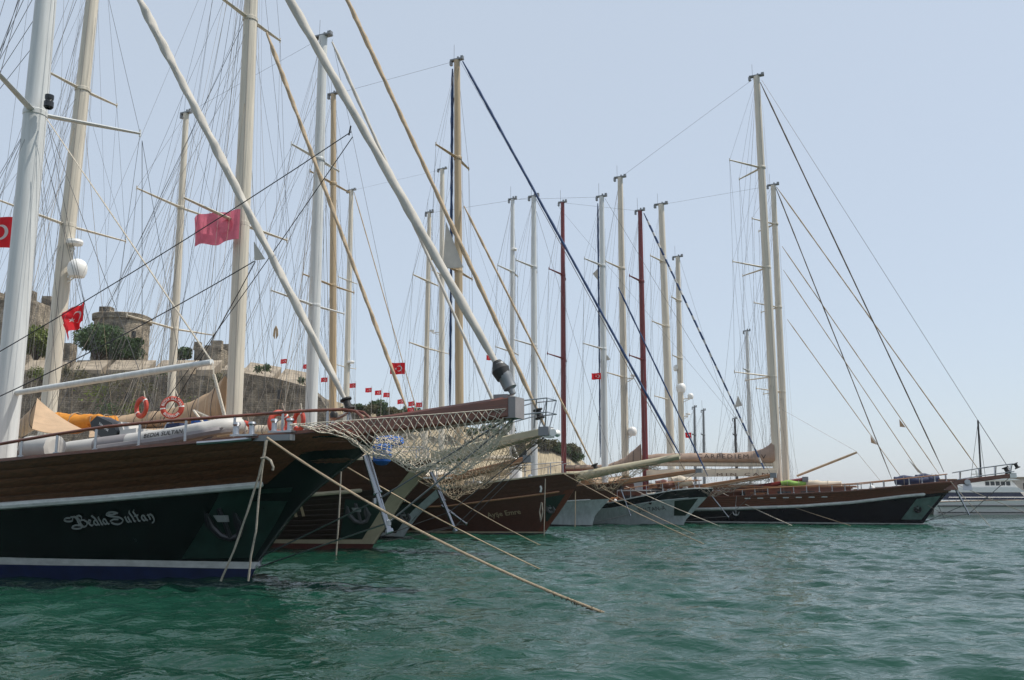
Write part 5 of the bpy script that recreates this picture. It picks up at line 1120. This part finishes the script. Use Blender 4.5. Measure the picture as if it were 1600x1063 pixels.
rope(b7, (1160, 765), .8, (1335, 823), .014, 'rope_tan', 'longer rope slanting across the navy hull amidships', .05)
rope(b8, (1485, 752), -1.0, (1548, 823), .018, 'rope_grey', 'rope dropping steeply from the bow of the navy gulet', .05)
rope(b8, (1490, 755), 1.0, (1640, 815), .018, 'rope_grey', 'rope running right from the navy bow across the motor yacht', .08)
rope(b8, (1450, 790), -.5, (1512, 822), .014, 'rope_grey', 'short dark stay line low at the navy stem', .03)
# ropes hanging straight down the hulls
def hang(b, pts, y, r, m, label):
    P = []
    for p in pts:
        s, z = b.hp(*p) if y is None else (None, None)
        P.append(b.l2w((s, -(b.hb(s, z) + .07), z)) if y is None else b.l2w(b.off(*p, y)))
    Q = []
    for i in range(len(P) - 1):
        for t in (0, .25, .5, .75): Q.append(P[i] * (1 - t) + P[i + 1] * t)
    Q.append(P[-1]); mb = MB(); base = Q[-1]; mb.tube([q - base for q in Q], r, 6, helix=.1, hk=25); tag(mk('hanging_rope', mb, m, None, loc=base), label, 'rope', 'ropes hanging down the hull sides')
hang(b1, [(415, 688), (412, 712), (404, 745), (385, 805), (365, 862), (345, 908)], -2.35, .021, 'rope_grey', 'slack rope slanting down the nearest hull to the left of its twin')
hang(b1, [(417, 688), (410, 730), (404, 780), (400, 830), (392, 870), (388, 908)], -2.25, .021, 'rope_grey', 'rope hanging almost straight down the nearest hull in front of the anchor plate')
hang(b1, [(408, 716), (416, 715), (423, 720), (427, 730), (426, 735)], -2.4, .022, 'rope_grey', 'short loose rope end curling beside the hanging ropes of the nearest bow')
hang(b2, [(533, 735), (531, 780), (528, 830), (525, 868)], -3.6, .024, 'rope_grey', 'thin rope hanging down the dark hull of the second gulet')
hang(b4, [(852, 748), (851, 790), (850, 838)], -2.0, .02, 'rope_grey', 'thin rope hanging beside the stem of the brown gulet')
hang(b4, [(846, 785), (843, 800), (845, 815), (848, 800), (847, 786)], -2.4, .025, 'rope_grey', 'coiled rope hank hung on the bow of the brown gulet')
hang(b5, [(899, 768), (899, 800), (898, 840)], -2.0, .022, 'rope_tan', 'yellowish rope dropping into the water before the white hull')
q = b8.off(1150, 801, -3.9); rt = empty('small_anchor', b8.l2w(q), TH); tag(rt, 'bright steel anchor hanging between the brown and navy hulls', 'anchor'); rt.scale = (.5, .5, .5); mb = MB()
mb.tube([(0, 0, .9), (0, 0, -.3)], .05, 6); mb.tube([(-.4, 0, .1), (-.25, 0, -.25), (0, 0, -.35), (.25, 0, -.25), (.4, 0, .1)], [.03, .07, .08, .07, .03], 8); mk('shank_and_flukes', mb, 'steel', rt); mb = MB(); mb.tube([(0, 0, .9), (.15, 0, 2.0)], .02, 5); mk('chain', mb, 'steel', rt)

# ---------------------------------------------------------------- flags
def flag_mesh(w, h, droop, amp, ph, fold=0.0):
    def S_(u, v):   # u 0..1 from hoist, v 0..1 up
        a = amp * u ** .7 * w; x = u * w * (1 - .10 * amp * 4) ; yy = a * math.sin(7.5 * u + ph + 1.3 * v) + .4 * a * math.sin(15 * u + 2 * ph - 2 * v)
        z = (v - 1) * h - droop * w * u ** 1.4 + .05 * h * math.sin(6 * u + ph) * u
        x -= fold * (1 - v) * u * w * .5
        return np.array([x, yy, z])
    def N_(u, v):
        e = .01; a = S_(u + e, v) - S_(u - e, v); c = S_(u, v + e) - S_(u, v - e); n = np.cross(a, c); return n / (np.linalg.norm(n) + 1e-9)
    return S_, N_
def make_flag(root, w, h, droop, amp, ph, cloth='flag_red', sym='flag_white', fold=0.0, res=24, both=True):
    S_, N_ = flag_mesh(w, h, droop, amp, ph, fold)
    mb = MB(); mb.grid([[S_(u, v) for v in np.linspace(0, 1, max(4, res // 2))] for u in np.linspace(0, 1, res)]); c = mk('flag_cloth', mb, cloth, root, smooth=80)
    if both is None: return c
    for sd in ((1, -1) if both else (1,)):
        mb = MB()
        def F(x, y):   # x,y in flag heights, y 0..1
            u = x * h / w; p = S_(u, y) + N_(u, y) * .006 * sd; return p
        P = []
        for t in np.linspace(0, 1, 25):
            # crescent: outer circle r .25 about (.5,.5); inner r .2 about (.5625,.5)
            th = math.pi * (0.205 + (2 - .41) * t); o = (.5 + .25 * math.cos(th), .5 + .25 * math.sin(th)); ti = math.pi * (0.29 + (2 - .58) * t); i_ = (.5625 + .2 * math.cos(ti), .5 + .2 * math.sin(ti)); P.append([F(*o), F(*i_)])
        mb.grid(P); mk('crescent', mb, sym, c, smooth=80)
        mb = MB(); cx, cy, r1, r2 = .80, .5, .125, .05; st = [F(cx + (r1 if k % 2 == 0 else r2) * math.cos(math.pi + k * math.pi / 5), cy + (r1 if k % 2 == 0 else r2) * math.sin(math.pi + k * math.pi / 5)) for k in range(10)]
        mb.add([F(cx, cy)] + st, [(0, k + 1, (k + 1) % 10 + 1) for k in range(10)]); mk('star', mb, sym, c, smooth=0)
    return c
def flag(b, px, py, y, hpx, ratio, fly, droop, amp, ph, label, cloth='flag_red', sym='flag_white', fold=0.0, res=28, both=True):
    """px,py = upper hoist corner; fly = world direction angle of the cloth"""
    p = b.l2w(b.off(px, py, y)); d = np.linalg.norm(p - ORG); h = hpx * d / FPX; rt = empty('flag', p, fly); tag(rt, label, 'flag')
    make_flag(rt, h * ratio, h, droop, amp, ph, cloth, sym, fold, res, both); mb = MB(); mb.tube([(0, 0, h * .25), (0, 0, -h * 1.5)], .008, 4); mk('hoist_cord', mb, 'wire_light', rt)
LEFT = math.pi + .15
flag(b1, 29, 340, 1.2, 43, 1.45, LEFT, .03, .05, .4, 'red flag with white crescent at the left edge beside the white mast')
flag(b2, 376, 327, -.6, 46, 1.6, LEFT - .1, .20, .16, 1.4, 'large red flag with backlit pink put into its colour, blowing left of the cream mast', 'flag_backlit', 'symbol_backlit', fold=.18, both=False)
flag(b2, 132, 472, -1.5, 27, 1.5, LEFT, .75, .42, 2.2, 'crumpled red flag drooping by the castle tower', fold=.8)
flag(b3, 633, 567, 1.0, 18, 1.3, LEFT, .02, .06, .8, 'red flag with crescent between the tan forestays above the nearest bowsprit')
flag(b6, 939, 583, -.5, 10, 1.6, LEFT, .05, .1, .2, 'small red flag left of the dark red masts')
flag(b5, 770, 555, 0, 8, 1.3, LEFT, .05, .1, 1.2, 'small red flag beside the large grey furling drum')
flag(b8, 1080, 676, 1.0, 8, 1.2, LEFT, .05, .08, 2.0, 'tiny red flag by the blue rolled jib over the taupe cover')
# row of flags on poles along the far quay
poles = [(449, 561), (484, 569), (497, 575), (512, 590), (530, 594), (556, 599), (581, 606), (596, 610), (609, 614), (631, 624), (648, 627), (660, 629), (647, 637)]
for i, (px, py) in enumerate(poles):
    Y = 92 + 3.2 * i; p = at(px, py, Y); rt = empty('flagpole', (p[0], p[1], 1.2)); H_ = p[2] - 1.2
    tag(rt, 'small red flag on a thin pole in the row above the castle trees', 'flagpole', 'small red flags on poles along the far quay')
    mb = MB(); mb.tube([(0, 0, 0), (0, 0, H_ + .15)], [.04, .022], 6); mb.lathe([(0, 0), (.05, .05), (0, .1)], (0, 0, H_ + .15), 8); mk('pole', mb, 'wire_light', rt)
    hh = 7.2 * Y / FPX; e = empty('flag', (-.03, 0, H_)); e.parent = rt; e.rotation_euler = (0, 0, LEFT + .2 * math.sin(i)); make_flag(e, hh * 1.4, hh, .08 + .06 * math.sin(2.1 * i), .09, i * 1.3, res=10)
    # one level: cloth under the flag
q = b2.off(431, 517, 1.5); rt = empty('hanging_pennant', b2.l2w(q), TH); tag(rt, 'small brown pennant hanging on a shroud right of the cream mast', 'pennant'); mb = MB()
for k in (-1, 1): mb.prism([(0, .22), (.10 * k, .05), (.13 * k, -.2), (.03 * k, -.34)], lambda p: (p[0], -.01, p[1]), lambda p: (p[0], .01, p[1]))
mk('pennant_cloth', mb, 'furl_tan', rt, smooth=0); mb = MB(); mb.tube([(0, 0, .2), (-.06, 0, 1.0)], .006, 4); mk('cord', mb, 'wire', rt)

# ================================================================ LAND: castle, hill, trees, quay, breakwater
def land():
    # quay apron behind the sterns, then ground rising to the castle hill
    A = np.array([-34.0, 30.0]); nn = Nn[:2]; ll = -Hd[:2]
    mb = MB(); P = []
    for t in np.linspace(-30, 260, 60):
        row = []
        for o, z in ((0, -1.5), (0.02, 1.15), (3, 1.2), (8, 1.25), (16, 1.3), (30, 2.2), (60, 3), (200, 4), (900, 5)):
            p = A + nn * t + ll * o; row.append((p[0], p[1], z))
        P.append(row)
    mb.grid(P); tag(mk('quay', mb, 'concrete', None, smooth=20), 'stone quay behind the sterns', kind='structure')
    # hill beyond the castle, crest falling to the right
    crest = [(470, 612, 150), (520, 622, 150), (560, 634, 150), (600, 643, 152), (640, 652, 155), (700, 660, 160), (760, 667, 163), (820, 676, 166), (860, 686, 168), (885, 697, 170), (905, 711, 172), (925, 730, 174)]
    mb = MB(); P = []
    for i, (px, py, Y) in enumerate(crest):
        c = at(px, py + 4, Y); row = []
        for f, dy, k in ((0, -34, 0), (.25, -22, 0), (.6, -10, 0), (.9, -3, 0), (1, 0, 0), (.9, 12, 0), (.5, 40, 0), (0.05, 80, 0)):
            z = .6 + (c[2] - .6) * f + (rng.normal(0, .35) if 0 < f < 1 else 0); row.append((c[0] + (0 if i < len(crest) - 1 else 1.5 * (1 - f)), c[1] + dy, z))
        P.append(row)
    mb.grid(P); tag(mk('hill', mb, 'hill_soil', None, smooth=60), 'sandy hillside behind the boats', kind='structure')
    # castle mound behind the wall
    mb = MB(); P = []
    for px in np.linspace(-240, 430, 16):
        row = []
        for Y, py in ((112, 590), (118, 572), (130, 560), (150, 556), (175, 600)):
            p = at(px, py + 8 + rng.normal(0, 2), Y); row.append((p[0], p[1], p[2] - 1.5))
        P.append(row)
    mb.grid(P); tag(mk('castle_mound', mb, 'hill_soil', None, smooth=60), 'dry ground inside the castle wall', kind='structure')
land()
def castle():
    Y = 106.0
    rt = empty('castle_wall', (at(150, 700, Y)[0], Y, 1.2)); o0 = np.array(rt.location); tag(rt, 'long grey stone castle wall with sloping pale parapets', 'castle wall')
    def W(px, py, dy=0): return at(px, py, Y + dy) - o0
    top = [(-260, 590), (0, 586), (100, 584), (200, 584), (330, 585), (380, 583), (430, 591), (478, 604), (500, 622), (512, 640), (516, 668)]
    mb = MB(); P = []
    for px, py in top:
        a = W(px, py); row = []
        for f, dy in ((0, -1.8), (.35, -1.0), (.7, -.45), (1, 0)): row.append((a[0] * 1.0, dy + rng.normal(0, .05), -1.2 + (a[2] + 1.2) * f))
        row.append((a[0], 7.0, a[2])); row.append((a[0] + .5, 7.2, -1.2)); P.append(row)
    mb.grid(P); wall = mk('wall_face', mb, 'stone_grey', rt, smooth=20)
    segs = [(-150, -60), (-52, 24), (32, 96), (106, 158), (166, 228), (238, 296), (306, 332), (346, 366)]
    segs = [(a, c, 578, 563) for a, c in segs] + [(376, 424, 583, 566), (430, 474, 596, 576)]
    for a, c, yb, yt in segs:   # sloping parapet blocks
        mb = MB(); sl = 16
        f = [W(a, yb), W(c, yb + (8 if a > 370 else 0)), W(c + sl, yt + (8 if a > 370 else 0), 5.5), W(a + sl, yt, 5.5)]
        lo = [np.array([p[0], p[1], p[2] - 1.3]) for p in f]
        mb.add(f + lo, [(0, 1, 2, 3), (7, 6, 5, 4), (0, 4, 5, 1), (1, 5, 6, 2), (2, 6, 7, 3), (3, 7, 4, 0)]); mk('parapet', mb, 'slab_stone', rt, smooth=0)
    for px, py in ((60, 545), (120, 600)): pass
    for px, py, w in ((205, 622, 6), (330, 628, 5), (440, 618, 6)):
        p = W(px, py); mb = MB(); mb.box((p[0], -.9, p[2]), (.35, 1.0, 1.1)); mk('arrow_slit', mb, 'black_rubber', rt, smooth=0)
    def tower(name, label, px0, px1, yt, yb, Yt, mm, roundness, merl=(), taper=.04, cornice=True, turret=None, win=()):
        a, c = at(px0, yt, Yt), at(px1, yt, Yt); r = (c[0] - a[0]) / 2; cx_ = (a[0] + c[0]) / 2; zt = a[2]; zb_ = at(px0, yb, Yt)[2] - 4
        rt = empty(name, (cx_, Yt, zb_)); tag(rt, label, 'castle tower'); n = 36; H_ = zt - zb_; mb = MB(); P = []
        def ring(k, z, s=1):
            an = 2 * math.pi * k / n + .3; cr, sr = math.cos(an), math.sin(an); e = roundness; m_ = (abs(cr) ** e + abs(sr) ** e) ** (1 / e); return (r * s * cr / m_, r * s * sr / m_, z)
        hs_ = [(0, 1 + taper), (H_ * .3, 1 + taper * .6), (H_ * .6, 1 + taper * .3), (H_ - .9, 1.0)] + ([(H_ - .85, 1.07), (H_ - .1, 1.09), (H_, 1.05)] if cornice else [(H_, 1.0)])
        for z, s in hs_: P.append([ring(k, z, s + rng.normal(0, .004)) for k in range(n)])
        P.append([(0, 0, H_)] * n); mb.grid(P, close_v=True); mk('tower_body', mb, mm, rt, smooth=25)
        for (m0, m1, mt) in merl:
            x0, x1, zz = at(m0, yt, Yt)[0] - cx_, at(m1, yt, Yt)[0] - cx_, at(m0, mt, Yt)[2] - zb_; mb = MB(); mb.box(((x0 + x1) / 2, -r * .75, (H_ + zz) / 2 - .1), (x1 - x0, r * .4, zz - H_ + .25), taper=.94); mk('merlon', mb, mm, rt, smooth=0)
            mb = MB(); mb.box(((x0 + x1) / 2 + .4, r * .7, (H_ + zz) / 2 - .1), (x1 - x0, r * .35, zz - H_ + .25), taper=.94); mk('merlon', mb, mm, rt, smooth=0)
        if turret:
            x0, x1, zz = at(turret[0], yt, Yt)[0] - cx_, at(turret[1], yt, Yt)[0] - cx_, at(turret[0], turret[2], Yt)[2] - zb_; mb = MB(); mb.box(((x0 + x1) / 2, -r * .3, (H_ + zz) / 2 - .1), (x1 - x0, (x1 - x0) * .9, zz - H_ + .2)); t = mk('turret', mb, mm, rt, smooth=0); mb = MB(); mb.box(((x0 + x1) / 2, -r * .3 - (x1 - x0) * .45 - .01, (H_ + zz) / 2), ((x1 - x0) * .22, .06, (zz - H_) * .6)); mk('opening', mb, 'black_rubber', t, smooth=0)
        for wx, wy in win:
            x = at(wx, wy, Yt)[0] - cx_; z = at(wx, wy, Yt)[2] - zb_; yy = -r * (max(0, 1 - abs(x / r) ** roundness)) ** (1 / roundness); mb = MB(); mb.box((x, yy, z), (.32, .6, .8)); mk('window', mb, 'black_rubber', rt, smooth=0)
    tower('castle_tower', 'squat round castle tower with flat cornice and small turret on top', 154, 230, 495, 565, 122, 'stone_warm', 2.6, turret=(163, 180, 483), win=((221, 527), (217, 555)))
    tower('castle_tower', 'tall battlemented castle tower at the left edge behind the white mast', -8, 76, 478, 560, 128, 'stone_warm', 5.0, merl=((-6, 5, 466), (11, 22, 466), (28, 40, 466), (47, 62, 458), (63, 70, 463)), cornice=False, taper=.08)
    tower('castle_tower', 'small ruined square tower end right of the derrick boom', 309, 354, 548, 580, 116, 'stone_warm', 6.0, merl=((310, 320, 538), (336, 353, 536)), cornice=False, taper=.02)
    # low wall piece left of the squat tower
    a = at(98, 538, 124); mb = MB(); mb.box((0, 0, 0), (2.2, 2, 6)); o = mk('castle_turret', mb, 'stone_warm', None, smooth=0, loc=(at(104, 538, 124)[0], 124, a[2] - 3)); tag(o, 'low stone stub between the green trees and the squat tower', 'wall')
castle()

def tree(name, label, base, r, h, m, n=900, group=None, trunk=.4, leaf=.28, seed=0, lobes=7, flat=.8):
    g = np.random.default_rng(seed); rt = empty(name, base); tag(rt, label, 'tree', group)
    mb = MB(); t0 = h * trunk; mb.tube([(0, 0, -1.5), (.06 * r, .02, t0 * .5), (.02, .05 * r, t0), (.05 * r, 0, h * .8)], [.07 * r + .06, .06 * r + .05, .045 * r + .04, .02], 7)
    cs = []
    for k in range(lobes):
        a = 2.4 * k; q = np.array([math.cos(a) * r * g.uniform(.3, .62), math.sin(a) * r * g.uniform(.3, .62), t0 + (h - t0) * g.uniform(.25, .85)]); cs.append((q, r * g.uniform(.34, .52))); mb.tube([(.02, .02, t0 * .8), q * .6 + np.array([0, 0, t0 * .35]), q], [.035 * r + .02, .025 * r + .015, .01], 5)
    cs.append((np.array([0, 0, h - r * .3]), r * .45)); mk('trunk', mb, 'bark', rt)
    mb = MB(); V = []; F = []
    for i in range(n):
        c, cr = cs[g.integers(len(cs))]; d = g.normal(size=3); d /= np.linalg.norm(d); p = c + d * cr * g.random() ** .4 * np.array([1, 1, flat]); s = leaf * g.uniform(.6, 1.3)
        a = g.normal(size=3); a /= np.linalg.norm(a); e = np.cross(a, g.normal(size=3)); e /= np.linalg.norm(e) + 1e-9; o = len(V)
        V += [p - a * s, p + e * s * .55, p + a * s, p - e * s * .55]; F.append((o, o + 1, o + 2, o + 3))
    mb.add(V, F); mk('crown', mb, m, rt, smooth=0); return rt
def tree_at(px, py_base, Y, wpx, hpx, *a, **k):
    p = at(px, py_base, Y); return (p[0], p[1], p[2]), wpx / 2 * Y / FPX, hpx * Y / FPX
for (px, pb, Y, w_, h_, m, lab, n, sd) in ((54, 572, 114, 62, 64, 'leaf_olive', 'sunlit yellow-green tree below the battlemented tower', 2600, 1), (20, 572, 115, 50, 62, 'leaf_olive', 'yellow-green tree half hidden behind the white mast', 1800, 2), (150, 572, 114, 92, 66, 'leaf_dark', 'dark green tree in front of the squat castle tower', 3200, 3), (196, 572, 114, 50, 44, 'leaf_dark', 'lower dark shrub tree at the foot of the squat tower', 1600, 4), (286, 568, 114, 24, 26, 'leaf_dark', 'small bush tree on the wall left of the ruined tower end', 700, 5)):
    base, r_, hh = tree_at(px, pb, Y, w_, h_); tree('castle_tree', lab, base, r_ * 1.1, hh, m, int(n * 1.5), None, .12, .25, sd, 12)
for i, (px, py, w_, m) in enumerate(((57, 582, 20, 'leaf_olive'), (100, 580, 14, 'leaf_dry'), (45, 584, 12, 'leaf_dry'), (150, 612, 40, 'leaf_olive'), (178, 594, 38, 'leaf_dry'), (250, 580, 14, 'leaf_dark'), (165, 640, 40, 'leaf_dark'), (205, 640, 34, 'leaf_olive'), (120, 588, 30, 'leaf_dry'), (228, 606, 30, 'leaf_dry'), (290, 640, 34, 'leaf_olive'), (340, 592, 20, 'leaf_dry'), (402, 576, 10, 'leaf_dark'), (415, 574, 12, 'leaf_dark'), (470, 594, 10, 'leaf_dark'))):
    p = at(px, py, 103.6); r_ = w_ / 2 * 104 / FPX; g = np.random.default_rng(50 + i); rt = empty('wall_shrub', p); tag(rt, 'dry green shrub rooted in the castle wall', 'shrub', 'shrubs growing from the castle wall'); V = []; F = []
    for k in range(220):
        d = g.normal(size=3) * np.array([.5, .35, .45]) * r_; d[1] += .4; s = .16 * g.uniform(.6, 1.3); a = g.normal(size=3); a /= np.linalg.norm(a); e = np.cross(a, g.normal(size=3)); e /= np.linalg.norm(e); o = len(V); V += [d - a * s, d + e * s * .5, d + a * s, d - e * s * .5]; F.append((o, o + 1, o + 2, o + 3))
    mb = MB(); mb.add(V, F); mk('foliage', mb, m, rt, smooth=0); mb = MB(); mb.tube([(0, 2.2, -.3), (0, .4, .1)], [.08, .03], 5); mk('stem', mb, 'bark', rt)
prot = []
for k, m in enumerate(('leaf_dark', 'leaf_dark', 'leaf_dry')):
    t = tree('pine_tree', 'dark bushy pine on the hill crest behind the row of flags', (0, -500, -60), 2.0, 2.6, m, 1500, 'pines along the hill crest', .06, .20, 20 + k, 9); prot.append(t)
spots = [(545, 640, 148), (560, 642, 149), (578, 644, 149), (590, 645, 150), (602, 648, 150), (615, 650, 150), (628, 654, 152), (640, 656, 152), (655, 661, 153), (672, 666, 155), (690, 669, 155), (712, 672, 157), (738, 676, 158), (765, 680, 160), (790, 684, 162), (815, 688, 162), (838, 695, 163), (857, 699, 164), (868, 703, 165), (878, 706, 166), (893, 712, 168), (900, 716, 168)]
for i, (px, py, Y) in enumerate(spots):
    o = prot[i] if i < 3 else copy_tree(prot[i % 3]); p = at(px, py + 6, Y - 2.5); o.location = p; o.rotation_euler = (0, 0, i * 1.7); k = .6 + .5 * random.random(); o.scale = (k * 1.15, k * 1.15, k * random.uniform(.8, 1.1))
# breakwater and harbour building at the far right
p0, p1 = at(1560, 790, 150), at(1900, 790, 150)
mb = MB(); P = [[(x, 146 + dy, z) for dy, z in ((0, -1), (1.2, 1.9), (6, 2.0), (8, -1))] for x in np.linspace(p0[0], p1[0] + 60, 20)]; mb.grid(P); tag(mk('breakwater', mb, 'concrete', None, smooth=20), 'low stone breakwater at the far right', kind='structure')
a, c = at(1577, 748, 152), at(1700, 748, 152); mb = MB(); mb.box((0, 0, a[2] / 2 + .5), (c[0] - a[0], 6, a[2] - 1)); rt = empty('harbour_building', ((a[0] + c[0]) / 2, 153, 0)); tag(rt, 'plain grey flat-roofed harbour building at the right edge', 'building'); mk('wall', mb, 'concrete', rt, smooth=0); mb = MB(); mb.box((0, 0, a[2] + .12), (c[0] - a[0] + .8, 6.8, .25)); mk('roof', mb, 'slab_stone', rt, smooth=0)
for k in range(4): mb = MB(); mb.box((-(c[0] - a[0]) / 2 + 1.6 + 3 * k, -3.02, 3.0), (1.0, .08, 1.0)); mk('window', mb, 'glass_dark', rt, smooth=0)

# ---------------------------------------------------------------- summer haze: one closed box of even, thin air (the object named haze)
mb = MB(); mb.box((0, 0, 18.5), (5010, 5010, 39)); hz = mk('haze', mb, 'concrete', None, smooth=0); tag(hz, 'thin summer haze over the harbour', kind='stuff')
m = bpy.data.materials.new('haze_air'); m.use_nodes = True; n = m.node_tree.nodes; n.remove(n['Principled BSDF']); v = n.new('ShaderNodeVolumePrincipled')
v.inputs['Color'].default_value = (.97, .96, .95, 1); v.inputs['Density'].default_value = .00022; v.inputs['Anisotropy'].default_value = .3
m.node_tree.links.new(v.outputs[0], n['Material Output'].inputs['Volume']); hz.data.materials.clear(); hz.data.materials.append(m)
S.cycles.volume_bounces = 0
